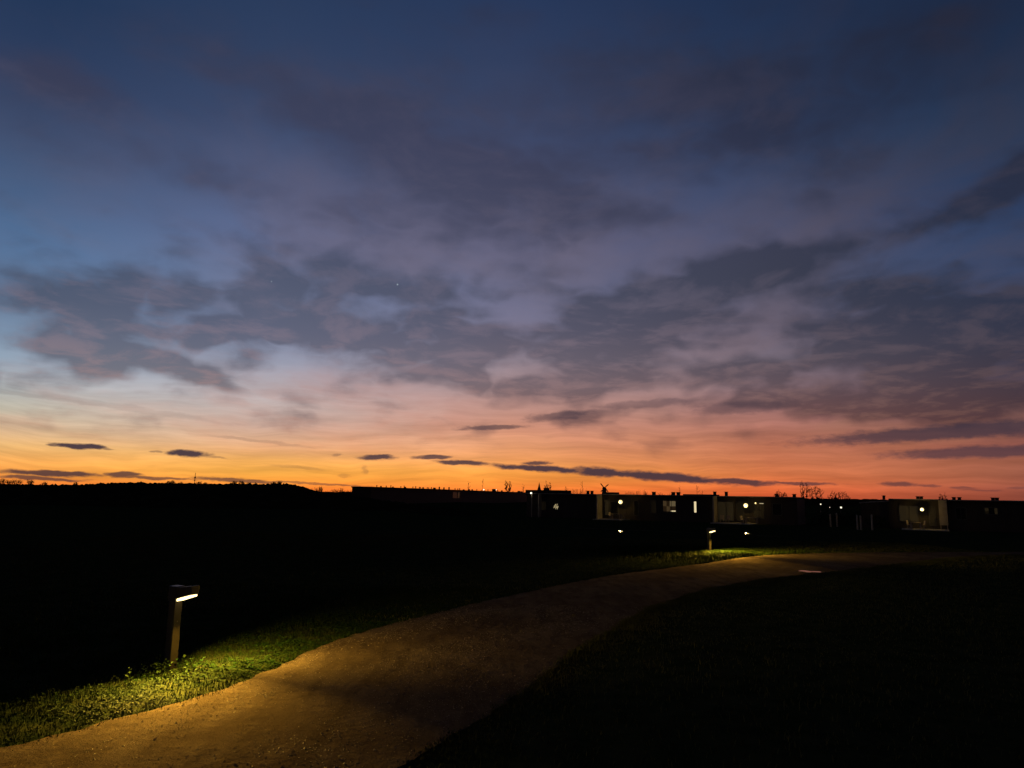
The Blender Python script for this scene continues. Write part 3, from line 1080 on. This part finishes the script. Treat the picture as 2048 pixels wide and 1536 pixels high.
# house C
hC = House('row_house', 'flat-roofed row house with blind-covered terrace door, beside the gap in the row', 1426.5, 1594, depth=6.5, top=1.96)
for c in (1430, 1453):
    hC.chimney(c, 0.34, 0.5)
for c in (1554, 1589):
    hC.chimney(c, 0.36, 0.30, back=1.5)
hC.fin(1424.5, 2.2)
hC.window(1436, 1466, 1004, 1041, M['dim_pane'], mullions=(.5,), label='terrace door with pale blind')
hC.window(1473, 1486, 1004, 1041, M['low_pane'])
hC.window(1508, 1527, 1006, 1036, M['low_pane'], mullions=(.33, .66))
hC.window(1545, 1562, 1008, 1030, M['glass'])
hC.terrace(1427, 1508)
MB().box(hC.sx(1519), hC.sx(1527), -.10, -.052, hC.z(1523, 1007.4), hC.z(1523, 1006.6)).build('strip_light', M['bright_pane'], hC.root)

# house D across the gap
hD = House('row_house', 'flat-roofed house with big lit terrace window and pale screen wall, past the fence', 1777, 1894, depth=7.5, top=1.92)
ext = MB().hexa([(-3.0, .4, -.3), (0.01, .4, -.3), (0.01, 6, -.3), (-3.0, 6, -.3)], [(-3.0, .4, hD.top - 0.62), (0.01, .4, hD.top - .36), (0.01, 6, hD.top - .36), (-3.0, 6, hD.top - 0.62)]).build('side_annex', M['cladding'], hD.root)
MB().hexa([(-3.1, .3, hD.top - 0.617), (-0.005, .3, hD.top - .357), (-0.005, 6.1, hD.top - .357), (-3.1, 6.1, hD.top - 0.617)], [(-3.1, .3, hD.top - 0.47), (-0.005, .3, hD.top - .21), (-0.005, 6.1, hD.top - .21), (-3.1, 6.1, hD.top - 0.47)]).build('annex_roof', M['trim'], hD.root)
hD.chimney(1768, 0.3, 0.30, back=2)
for c in (1836, 1843):
    hD.chimney(c, 0.34, 0.26)
hD.window(1797, 1833, 1012.5, 1042, M['dim_pane'], mullions=(.5,), label='wide terrace window')
hD.window(1857, 1868, 1014, 1050, M['low_pane'], label='terrace door')
xs0, xs1 = hD.sx(1876, -.44), hD.sx(1893, -.44)
MB().box(xs0, xs1, -.47, -.40, 0.55, hD.top - 0.1).build('screen_wall', M['render'], hD.root)
for xx in (xs0 + .05, xs1 - .13):
    MB().box(xx, xx + .08, -.398, -.362, -0.2, hD.top - .2).build('screen_post', M['timber'], hD.root)
hD.terrace(1800, 1894)

# house E, runs out of the frame
hE = House('row_house', 'dark flat-roofed house running out of the frame with two dim windows', 1895, 2330, depth=8.0, top=1.90)
for c in (1908, 1919, 1986, 1994):
    hE.chimney(c, 0.34, 0.24, back=2)
hE.window(1910, 1930, 1016, 1038, M['glass'], mullions=(.5,))
hE.window(1968, 1993, 1016, 1028, M['low_pane'], panels=[(0, .3, .45, 1, M['dim_pane']), (.3, .76, 0, 1, M['glass']), (.76, 1, 0, 1, M['dim_pane']), (0, .3, 0, .45, M['low_pane'])])

LP1 = wall_lamp(1241, 1004, -0.95, 'glowing round wall lamp right of the pale lit party wall')
LP2 = wall_lamp(1491.5, 1011, -0.95, 'glowing round wall lamp above the terrace beside the second party wall')
LP3 = wall_lamp(1844, 1019, -0.95, 'glowing round wall lamp between the terrace window and pale screen wall', 0.19)
wall_lamp(1511, 1006.3, -0.35, 'tiny white lamp just right of a larger wall lamp', 0.09, 1.5)

# pole lamp by house A
s, z, q = row_point(1062.5, 986, -2.0)
root = empty('pole_lamp', (q.x, q.y, GZ), -TH)
hz = z - GZ
MB().tube((0.1, 0, -0.1), (0.1, 0, hz - .12), 0.07, 0.055, 10).build('pole', M['render'], root)
MB().lathe(0, -0.02, [(0.02, hz + .13), (.13, hz + .05), (.15, hz - .05), (.08, hz - .14)][::-1], 14).build('globe', M['farlamp'], root, smooth=True)
MB().box(0.0, .2, -.05, .05, hz - .119, hz - .04).build('bracket', M['head'], root)
tag(root, 'pale pole lamp with white globe at the end of the row', 'pole lamp')
ld = bpy.data.lights.new('pole_lamp_light', 'POINT')
ld.energy = 4
ld.color = (1.0, 0.86, 0.55)
ld.shadow_soft_size = .05
lo = bpy.data.objects.new('pole_lamp_light', ld)
COL.objects.link(lo)
lo.parent = root
lo.location = (0.0, -.28, hz - .12)


# puddles that mirror the house lamps
def mirror_puddle(Lp, label, rx=0.4):
    zp = -1.0
    for _ in range(30):
        m = Vector((Lp.x, Lp.y, 2 * zp - Lp.z))
        t = (EYE.z - zp) / (EYE.z - m.z)
        q = EYE.lerp(m, t)
        zp = 0.5 * zp + 0.5 * (float(ground_z(q.x, q.y)) + 0.06)
    o = puddle('puddle', q, rx, 1.1, label, zp, 0.3)
    return q


mirror_puddle(LP1, 'small puddle on the far footpath mirroring a wall lamp, below the lit party wall', 0.22)
mirror_puddle(LP2, 'small puddle mirroring a wall lamp, just right of the distant bollard', 0.22)


# ================================================================ terrace furniture
def make_table(px, py, off, label, L=1.5, D=0.8):
    s = s_of(px, off)
    q = P0 + BK * off + T * s
    root = empty('garden_table', (q.x, q.y, GZ + 0.095), -TH)
    for k in range(4):
        MB().box(-L / 2, L / 2, -D / 2 + k * D / 4 + .008, -D / 2 + (k + 1) * D / 4 - .008, 0.70, 0.735).build('table_slat', M['timber'], root)
    for sx in (-1, 1):
        for sy in (-1, 1):
            MB().box(sx * (L / 2 - .1) - .035, sx * (L / 2 - .1) + .035, sy * (D / 2 - .08) - .035, sy * (D / 2 - .08) + .035, 0, .699).build('leg', M['timber'], root)
    tag(root, label, 'garden table', 'garden tables on the terraces')


def make_chair(px, off, rz, label):
    s = s_of(px, off)
    q = P0 + BK * off + T * s
    root = empty('garden_chair', (q.x, q.y, GZ + 0.095), -TH + rz)
    MB().box(-.24, .24, -.22, .22, .42, .46).build('seat', M['timber'], root)
    MB().hexa([(-.24, .18, .462), (.24, .18, .462), (.24, .22, .462), (-.24, .22, .462)], [(-.24, .28, .92), (.24, .28, .92), (.24, .32, .92), (-.24, .32, .92)]).build('backrest', M['timber'], root)
    for sx in (-1, 1):
        for sy in (-1, 1):
            MB().box(sx * .2 - .02, sx * .2 + .02, sy * .18 - .02, sy * .18 + .02, 0, .419).build('leg', M['timber'], root)
    tag(root, label, 'garden chair', 'garden chairs on the terraces')


make_table(1232, 1031, -1.9, 'pale slatted garden table under the wall lamp by the lit party wall')
make_chair(1222, -1.7, 1.4, 'garden chair between the lit party wall and the slatted table')
make_chair(1246, -1.9, -1.3, 'garden chair at the right end of the table by the lit party wall')
make_table(1502, 1035, -1.9, 'pale garden table under the middle wall lamp')
make_chair(1485, -1.8, 1.2, 'garden chair left of the table under the middle wall lamp')
make_chair(1443, -1.2, 0.2, 'dark garden chair in front of the blind-covered door, left of its pair')
make_chair(1454, -1.2, -0.2, 'dark garden chair in front of the blind-covered door, right of its pair')
make_table(1828, 1047, -1.7, 'small garden table below the wide lit terrace window', 1.1)
make_chair(1816, -1.6, 1.2, 'garden chair left of the table below the wide terrace window')
make_chair(1841, -1.6, -1.3, 'garden chair right of the table, under the wall lamp by the screen wall')

# ================================================================ fence posts and paving in the gap
for i, (px, yt) in enumerate(((1661, 1029), (1674, 1027), (1714.5, 1031), (1721.5, 1032), (1744, 1030))):
    q = at_depth(px, 1043, 78.0 if i > 1 else 86.0)
    zt = at_depth(px, yt, q.y).z
    zb = float(ground_z(q.x, q.y))
    root = empty('fence_post', (q.x, q.y, zb), 0.2)
    MB().box(-.07, .07, -.07, .07, -.1, zt - zb).build('shaft', M['timber'], root, bevel=0.01)
    MB().lathe(0, 0, [(0.09, zt - zb + .001), (.06, zt - zb + .05), (.01, zt - zb + .08)], 8).build('cap', M['timber'], root)
    tag(root, ('leftmost pale post in the gap between the houses', 'second pale post from the left in the gap between the houses', 'left post of the close-set pair in the gap',
               'right post of the close-set pair in the gap', 'pale post standing beside the house with the annex')[i], 'post', 'posts in the gap between the houses')
# low dark hedge behind the posts
def leaf_cloud(name, c, rad, n, size, mat, parent=None):
    V, F = [], []
    for i in range(n):
        while True:
            u = np.array([random.uniform(-1, 1) for _ in range(3)])
            r = np.linalg.norm(u)
            if 0.35 < r < 1:
                break
        k = 1 + 0.25 * math.sin(u[0] * 5 + u[2] * 4) + random.gauss(0, .08)
        p = Vector((c[0] + u[0] * rad[0] * k, c[1] + u[1] * rad[1] * k, c[2] + u[2] * rad[2] * k))
        d = Vector((random.gauss(0, 1), random.gauss(0, 1), random.gauss(0, 1))).normalized()
        e = d.cross(Vector((random.gauss(0, 1), random.gauss(0, 1), random.gauss(0, 1)))).normalized()
        s = size * random.uniform(.6, 1.4)
        b = len(V)
        V += [tuple(p - d * s), tuple(p + e * s * .5), tuple(p + d * s), tuple(p - e * s * .5)]
        F.append((b, b + 1, b + 2, b + 3))
    mb = MB()
    mb.v, mb.f = V, F
    return mb.build(name, mat, parent)


a, b = at_depth(1640, 1040, 96), at_depth(1755, 1040, 84)
zc = float(ground_z(a.x, a.y))
o = empty('hedge', ((a.x + b.x) / 2, (a.y + b.y) / 2, zc))
for i in range(9):
    t = i / 8
    pt = a.lerp(b, t)
    leaf_cloud('foliage', (pt.x - o.location.x, pt.y - o.location.y, 0.75), (1.2, .8, .95 + .15 * math.sin(i * 2.1)), 260, .12, M['evergreen'], o)
tag(o, 'dark clipped hedge closing the gap between the houses', 'hedge')

# small far lamps seen in the gap and over the roofs
def far_lamp(px, py, Y, r, label):
    p = at_depth(px, py, Y)
    zb = float(ground_z(p.x, p.y))
    root = empty('street_lamp', (p.x, p.y, zb))
    h = p.z - zb
    MB().tube((0, r * 1.2, -.2), (0, r * 1.2, h - r), .06, .05, 8).build('pole', M['head'], root)
    MB().lathe(0, 0, [(r * math.sin(t), h - r * math.cos(t)) for t in np.linspace(0.15, math.pi - .15, 7)], 12).build('globe', M['farlamp'], root, smooth=True)
    MB().tube((0, 0, h + r * .9), (0, r * 1.2, h - r), .03, .03, 5).build('arm', M['head'], root)
    tag(root, label, 'street lamp', 'small far street lamps')


far_lamp(1641.5, 1008.5, 130, 0.11, 'tiny white lamp at the very edge of the gabled house end, left of the gap')
far_lamp(1659.5, 1014.7, 150, 0.06, 'faintest tiny lamp between the two brighter ones in the gap')
far_lamp(1682, 1015, 120, 0.15, 'brightest small street lamp in the gap below the bare round trees')
far_lamp(967.5, 979.5, 370, 0.36, 'tiny lamp glowing just above the long block roof, left of its pair')
far_lamp(992, 979.5, 370, 0.28, 'tiny lamp glowing just above the long block roof, right of its pair')

# ================================================================ long terraced block on the left
A = at_depth(742, 973.3, 150.0)
B = at_depth(1062, 985.2, 345.0)
ztop = A.z
d2 = Vector((B.x - A.x, B.y - A.y))
LB = d2.length
ang = math.atan2(d2.y, d2.x)
gz = float(ground_z(A.x, A.y))
blk = empty('terraced_block', (A.x, A.y, gz), ang)
tag(blk, 'long dark terraced block with many small roof vents, behind the lawn', 'building')
H = ztop - gz
w = MB().box(0, LB, 0, 4.2, -1.6, H - .25).build('wall', M['cladding'], blk)
rf = MB().box(-.2, LB + .2, -.3, 4.3, H - .248, H).build('roof', M['roofing'], blk)
vx = [395, 440, 497, 547, 570, 655, 690, 700, 785, 815, 855, 866, 895, 940, 955, 985, 1015, 1028, 1070, 1120, 1175, 1240, 1270, 1290, 1333, 1390, 1425, 1475, 1525, 1560, 1595, 1660, 1700, 1745, 1810, 1865, 1930, 1960]
vh = [18, 12, 16, 20, 10, 16, 22, 12, 16, 20, 16, 14, 14, 16, 14, 16, 14, 12, 24, 20, 24, 14, 14, 16, 8, 12, 12, 16, 10, 8, 16, 22, 14, 12, 12, 10, 12, 10]
vw = [8, 14, 8, 8, 14, 8, 6, 20, 8, 8, 8, 6, 14, 6, 6, 8, 20, 8, 12, 12, 12, 8, 8, 8, 18, 20, 14, 6, 6, 8, 6, 36, 8, 16, 8, 6, 30, 20]
for cx, ch, cw in zip(vx, vh, vw):
    px = 680 + cx / 5.39
    d = ray(px, 980)
    # along the block's centre line
    o = Vector((A.x, A.y)) + Vector((-math.sin(ang), math.cos(ang))) * 2.0
    t = d2.normalized()
    det = t.x * (-d.y) + t.y * d.x
    s = (o.x * d.y - o.y * d.x) / det
    q = o + t * s
    k = q.y / FPX
    hh, ww = ch / 5.39 * k * 1.15, max(0.2, cw / 5.39 * k * 1.15)
    m = MB()
    if cw <= 9:
        m.lathe(s, 2.0, [(ww / 2, H - .05), (ww / 2, H + hh * .8), (ww * .72, H + hh * .82), (ww * .72, H + hh)], 8)
    else:
        m.box(s - ww * .5, s + ww * .5, 2.0 - ww * .4, 2.0 + ww * .4, H - .05, H + hh)
    m.build('roof_vent', M['roofing'], blk)
# window with drawn curtains part way along
for px0, px1, mm in ((905, 914, 'low_pane'), (915.5, 919, 'dim_pane')):
    xs = []
    for px in (px0, px1):
        d = ray(px, 1000)
        t = d2.normalized()
        det = t.x * (-d.y) + t.y * d.x
        xs.append((A.x * d.y - A.y * d.x) / det)
    f = MB().box(xs[0] - .08, xs[1] + .08, -.05, 0, H - 2.5, H - 2.4).box(xs[0] - .08, xs[1] + .08, -.05, 0, H - .72, H - .64).box(xs[0] - .08, xs[0], -.05, 0, H - 2.4, H - .72).box(xs[1], xs[1] + .08, -.05, 0, H - 2.4, H - .72).build('window', M['frame'], blk)
    MB().box(xs[0], xs[1], -.02, -.002, H - 2.4, H - .72).build('pane', M[mm], f)

# ================================================================ skyline: bank, far hills, spire, mill
def ridge(name, prof, Y, width, mat, seed=0, rag=0.0, step=3):
    """an earth bank whose crest runs through the given pixels at distance Y"""
    xs = np.arange(prof[0][0], prof[-1][0] + 1, step)
    ysp = np.interp(xs, [p[0] for p in prof], [p[1] for p in prof])
    r = np.random.default_rng(seed)
    sect = [(-1.0, 0), (-.55, .55), (-.2, .93), (0, 1.0), (.25, .93), (.6, .5), (1.0, 0)]
    V, F = [], []
    n = len(sect)
    for i, (x, yy) in enumerate(zip(xs, ysp)):
        c = at_depth(float(x), float(yy + r.normal(0, rag)), Y + 3 * math.sin(x * .013))
        g = float(ground_z(c.x, c.y)) - .2
        for (o, k) in sect:
            V.append((c.x + c.x / c.y * o * width, c.y + o * width, g + (c.z - g) * k + (r.normal(0, .02) if 0 < k < 1 else 0)))
        if i:
            for k in range(n - 1):
                a = (i - 1) * n + k
                F.append((a, a + n, a + n + 1, a + 1))
    mb = MB()
    mb.v, mb.f = V, F
    return tag(mb.build(name, mat, smooth=True), kind='structure')


ridge('hill', [(-900, 975), (-300, 966), (0, 966.5), (60, 968.5), (130, 969.5), (185, 968.5), (205, 966), (262, 964.5), (330, 965.5), (450, 967.5), (530, 967.5), (562, 966.5), (590, 969), (615, 976), (640, 985), (705, 991), (760, 999), (860, 1012), (940, 1021)], 112.0, 14.0, M['hill'], 3, .9)
ridge('hill', [(760, 990), (1000, 992), (1300, 994), (1500, 996), (1640, 999.2), (1668, 998.5), (1690, 1000.2), (1712, 1001.2), (1745, 1002.8), (1900, 1004), (2048, 1003), (2300, 1006), (2900, 1016)], 420.0, 40.0, M['hill'], 5, .35)
ridge('hill', [(-1200, 965), (0, 974), (700, 984), (1100, 989), (1500, 995), (2048, 1003), (3000, 1020)], 1500.0, 120.0, M['hill'], 8, .5, 6)

c = at_depth(1078.5, 964.5, 1100)
root = empty('church', (c.x, c.y, -1.5))
h = c.z + 1.5
MB().box(-2.6, 2.6, -2.6, 2.6, -1, h - 11.5).build('tower', M['masonry'], root)
MB().lathe(0, 0, [(2.9, h - 11.49), (1.5, h - 7), (.7, h - 3), (.08, h)], 8).build('spire', M['roofing'], root)
MB().box(-14, -2.62, -4, 4, -1, h - 16).hexa([(-14, -4.4, h - 15.99), (-2.62, -4.4, h - 15.99), (-2.62, 4.4, h - 15.99), (-14, 4.4, h - 15.99)], [(-14, -.1, h - 12.5), (-2.62, -.1, h - 12.5), (-2.62, .1, h - 12.5), (-14, .1, h - 12.5)]).build('nave', M['masonry'], root)
tag(root, 'far church with thin pointed spire on the skyline', 'church')

c = at_depth(1208.5, 973.5, 800)
root = empty('windmill', (c.x, c.y, -1.5))
h = c.z + 1.5
MB().lathe(0, 0, [(3.6, -1), (2.6, h * .55), (2.0, h - 2.2)], 10).build('tower', M['masonry'], root)
MB().lathe(0, 0, [(2.3, h - 2.19), (2.2, h - 1.2), (1.3, h - .3), (.2, h)], 10).build('cap', M['roofing'], root)
for a in (38, 128, 218, 308):
    t = math.radians(a)
    u = Vector((math.cos(t), 0, math.sin(t)))
    n_ = Vector((-math.sin(t), 0, math.cos(t)))
    c0 = Vector((0, -3.0, h - 1.4))
    Ls = 5.8 if a != 128 else 6.6
    m = MB().tube(c0, c0 + u * Ls, .16, .10, 6)
    p0, p1 = c0 + u * 1.6 + n_ * .12, c0 + u * Ls + n_ * .12
    m.hexa([p0 + Vector((0, -.06, 0)), p1 + Vector((0, -.06, 0)), p1 + Vector((0, .06, 0)), p0 + Vector((0, .06, 0))],
           [p0 + n_ * .9 + Vector((0, -.06, 0)), p1 + n_ * .9 + Vector((0, -.06, 0)), p1 + n_ * .9 + Vector((0, .06, 0)), p0 + n_ * .9 + Vector((0, .06, 0))])
    m.build('sail', M['roofing'], root)
MB().tube((0, -1.5, h - 1.4), (0, -3.15, h - 1.4), .25, .25, 8).build('shaft', M['roofing'], root)
tag(root, 'far windmill with crossed sails standing above the roofs', 'windmill')


# ================================================================ bare trees and shrubs
def bare_tree(name, px, ytop, Y, spread, label, seed, style='round', cat='tree', group='bare trees on the skyline', leafy=False, hpx=None):
    rnd = random.Random(seed)
    top = at_depth(px, ytop, Y)
    zb = float(ground_z(top.x, top.y)) - 0.1
    if hpx:
        zb = max(zb, top.z - hpx * Y / FPX)       # stands on the bank
    Ht = top.z - zb
    root = empty(name, (top.x, top.y, zb))
    trunk, crown = MB(), MB()
    k = Y / FPX                # metres per photo pixel at that distance
    sp = spread * k
    thin = 0.20 * k

    def grow(cx, cz, rx, rz, n, trunk_top):
        """a crown whose twigs fill an ellipsoid, each tied to the nearest wood below it"""
        nodes = [(Vector((cx * t * .6, 0, trunk_top * (.35 + .65 * t))), 0.0) for t in np.linspace(0, 1, 6)]
        a = Vector((0, 0, 0))
        for t in np.linspace(0.12, 1, 7):
            b = Vector((cx * .6 * t + rnd.gauss(0, k * .35), rnd.gauss(0, k * .35), trunk_top * t))
            trunk.tube(a, b, k * (1.0 - .45 * t) * tw, k * (.9 - .45 * t) * tw, 6, caps=False)
            a = b
        pts = []
        while len(pts) < n:
            u = Vector((rnd.uniform(-1, 1), rnd.uniform(-1, 1), rnd.uniform(-1, 1)))
            if u.length < 1 and rnd.random() < .25 + u.length ** 2:
                pts.append(Vector((cx + u.x * rx * (1 + .18 * math.sin(u.z * 5)), u.y * rx, cz + u.z * rz)))
        pts.sort(key=lambda q: (q - Vector((cx * .6, 0, trunk_top))).length)
        for q in pts:
            best = min(nodes, key=lambda m: (m[0] - q).length + .22 * m[1] + max(0, m[0].z - q.z) * 1.2)
            d = (q - best[0]).length
            mid = best[0].lerp(q, .55) + Vector((rnd.gauss(0, d * .09), rnd.gauss(0, d * .09), d * .10))
            r = k * max(.36, .95 - best[1] / (rx + rz) * .65)
            crown.tube(best[0], mid, r, r * .75, 4 if r > k * .3 else 3, caps=False)
            crown.tube(mid, q, r * .75, r * .5, 3, caps=False)
            nodes.append((mid, best[1] + d * .55))
            nodes.append((q, best[1] + d))
            for _ in range(2):
                e = q + Vector((rnd.gauss(0, rx * .10), rnd.gauss(0, rx * .10), abs(rnd.gauss(0, rz * .10))))
                crown.tube(q, e, k * .30, k * .18, 3, caps=False)

    tw = 1.0
    if style == 'slim':
        tw = .7
        grow(-sp * .22, Ht * .72, sp * .20, Ht * .26, 55, Ht * .62)
        grow(sp * .20, Ht * .66, sp * .22, Ht * .30, 55, Ht * .55)
    elif style == 'sapling':
        trunk.tube((0, 0, 0), (rnd.gauss(0, sp * .1), 0, Ht), k * .5, k * .25, 5)
        for i in range(9):
            z0 = Ht * rnd.uniform(.55, .97)
            a = rnd.uniform(0, 6.28)
            e = Vector((math.cos(a) * sp * .5, math.sin(a) * sp * .5, z0 + abs(rnd.gauss(0, sp * .4))))
            crown.tube((0, 0, z0), e, k * .28, k * .14, 3)
    elif style == 'shrub':
        for i in range(16):
            a = rnd.uniform(0, 6.28)
            r_ = sp * .5 * math.sqrt(rnd.random())
            b0 = Vector((math.cos(a) * r_ * .6, math.sin(a) * r_ * .6, 0))
            L = Ht * rnd.uniform(.55, 1.0)
            e = Vector((math.cos(a) * r_ * 1.2, math.sin(a) * r_ * 1.2, L))
            trunk.tube(b0, e, k * .45, k * .16, 3)
            for _ in range(5):
                t = rnd.uniform(.4, .95)
                m_ = b0.lerp(e, t)
                crown.tube(m_, m_ + Vector((rnd.gauss(0, sp * .14), rnd.gauss(0, sp * .14), abs(rnd.gauss(0, Ht * .09)))), k * .26, k * .12, 3)
        if leafy:
            leaf_cloud('foliage', (0, 0, Ht * .55), (sp * .42, sp * .42, Ht * .38), 90, k * .8, M['twig'], root)
    else:
        grow(0, Ht * .70, sp * .5, Ht * .28, 150, Ht * .42)
    trunk.build('trunk', M['bark'], root)
    if crown.v:
        crown.build('crown', M['twig'], root)
    tag(root, label, cat, group)
    return root


def evergreen(px, ytop, Y, spread, label):
    top = at_depth(px, ytop, Y)
    zb = float(ground_z(top.x, top.y)) - .1
    k = Y / FPX
    root = empty('evergreen_tree', (top.x, top.y, zb))
    Ht = top.z - zb
    MB().tube((0, 0, 0), (0, 0, Ht * .7), k * .8, k * .3, 6).build('trunk', M['bark'], root)
    leaf_cloud('crown', (0, 0, Ht * .66), (spread * k * .5, spread * k * .5, Ht * .30), 420, k * .7, M['evergreen'], root)
    tag(root, label, 'tree', 'evergreen trees on the skyline')


bare_tree('bare_tree', 1609, 962, 140, 24, 'tall slender bare tree, left of the spreading tree beside the house end', 11, 'slim')
bare_tree('bare_tree', 1631, 970.5, 128, 30, 'bare tree with spreading crown right behind the house end', 12, 'round')
bare_tree('bare_tree', 1667, 982, 125, 22, 'left one of two round-crowned bare trees in the gap', 13, 'round')
bare_tree('bare_tree', 1684, 982.5, 125, 30, 'right one of two round-crowned bare trees in the gap', 14, 'round')
bare_tree('bare_tree', 1557, 981, 150, 18, 'low twiggy bare tree above the roof left of the slender tree', 15, 'round')
bare_tree('bare_tree', 1569, 984, 150, 12, 'tiny bare tree above the roof between two chimneys', 16, 'round')
bare_tree('sapling', 1395, 970.5, 150, 10, 'thin sapling poking above the roof over the narrow bright window', 17, 'sapling')
bare_tree('sapling', 1404, 981, 150, 10, 'short sapling right of the thin tall one above the roof', 18, 'sapling')
bare_tree('sapling', 1360, 972, 160, 7, 'very thin sapling above the roof over the checkered window', 19, 'sapling')
bare_tree('bare_tree', 1096, 960.5, 200, 16, 'small bare tree right of the church spire', 20, 'slim')
bare_tree('bare_tree', 1164, 962, 200, 8, 'thin bare tree between the evergreen and the windmill', 21, 'sapling')
bare_tree('bare_tree', 1016, 959.5, 380, 18, 'faint bare tree above the far end of the long block', 22, 'slim')
bare_tree('sapling', 965.5, 957, 390, 4, 'thin straight sapling above the long block roof by a tiny lamp', 23, 'sapling')
bare_tree('sapling', 937, 966, 380, 9, 'thin twiggy sapling above the middle of the long block', 24, 'sapling')
bare_tree('sapling', 1048, 974, 380, 10, 'short sapling at the far end of the long block', 25, 'sapling')
bare_tree('bare_tree', 1886, 983, 120, 20, 'faint bare tree behind the pale screen wall', 26, 'slim')
evergreen(1132.5, 972.5, 190, 9, 'dense dark evergreen on the skyline between spire and windmill')
evergreen(1647.5, 994, 170, 7, 'small dark evergreen under the spreading bare tree')
evergreen(1665.5, 995, 170, 6, 'small dark evergreen below the round-crowned bare trees')
for i, (px, yt, sp) in enumerate(((1146, 977, 10), (1158, 977, 12), (1170, 978, 10), (1252, 981, 8), (1262, 980, 12), (1276, 980, 10), (1290, 979, 8), (1322, 984, 14), (1338, 985, 12), (1294, 982, 8))):
    bare_tree('shrub', px, yt, 165, sp, ('shrub above the roofs right of the dark evergreen', 'twiggy shrub midway between evergreen and windmill', 'shrub above the roofs left of the windmill', 'shrub on the skyline just right of the windmill',
              'wide low shrub right of the windmill', 'third shrub right of the windmill', 'upright shrub above the roof over the dark windows', 'wide shrub over the checkered window, left one', 'wide shrub over the checkered window, right one', 'thin shrub left of the wide pair over the checkered window')[i], 40 + i, 'shrub', 'shrub', 'shrubs on the skyline')
# shrubs at the end of the bank, left of the long block
for i, (px, yt, sp, Y) in enumerate(((604, 972, 16, 105), (618, 975, 14, 104), (634, 974, 12, 100), (642, 972, 10, 98), (652, 980, 20, 96), (671, 977, 16, 94), (684, 976, 12, 94), (696, 980, 16, 92))):
    bare_tree('shrub', px, yt, Y, sp, ('first shrub where the bank slopes down', 'second shrub where the bank slopes down', 'ragged shrub left of the tallest one below the bank', 'tallest ragged shrub between bank and long block',
              'broad shrub right of the tallest one below the bank', 'round shrub midway to the long block', 'thin shrub near the corner of the long block', 'shrub touching the corner of the long block')[i], 60 + i, 'shrub', 'shrub', 'shrubs below the bank', True, 17)
# scrub along the crest
CREST = ('crest bush cut by the picture edge', 'second crest bush from the picture edge', 'third crest bush from the picture edge', 'fourth crest bush from the picture edge', 'fifth crest bush, low, from the picture edge',
         'lone crest bush where the bank dips', 'left of two crest bushes left of the mast', 'right of two crest bushes left of the mast', 'small crest bush closest to the mast on its left', 'crest bush directly right of the mast',
         'second crest bush right of the mast', 'widest crest bush between the mast and the end of the bank', 'crest bush right of the widest one', 'small crest bush, second right of the widest one', 'smallest crest bush, third right of the widest one',
         'left of two bushes on the last hump of the bank', 'right of two bushes on the last hump of the bank')
for i, (px, yt, sp) in enumerate(((6, 958, 12), (20, 960, 16), (36, 960, 16), (62, 960, 12), (90, 964, 10), (152, 964, 8), (338, 962, 8), (346, 961, 8), (362, 964, 8), (398, 963, 10), (412, 965, 10), (468, 962, 14), (484, 962, 12), (498, 965, 10), (512, 966, 8), (548, 963.5, 12), (560, 962.5, 10))):
    bare_tree('shrub', px, yt - 1, 111, sp, CREST[i], 80 + i, 'shrub', 'shrub', 'bushes on the crest of the bank', True, 10)
# mast on the bank
c = at_depth(391, 945.5, 160)
zb = float(ground_z(c.x, c.y))
root = empty('mast', (c.x, c.y, zb))
h = c.z - zb
MB().tube((0, 0, 0), (0, 0, h), .10, .05, 6).build('pole', M['head'], root)
MB().box(-.14, .14, -.1, .1, h * .80, h * .86).box(-.18, .05, -.1, .1, h * .72, h * .75).build('antenna', M['head'], root)
tag(root, 'thin mast with antennas sticking up behind the dark bank', 'mast')
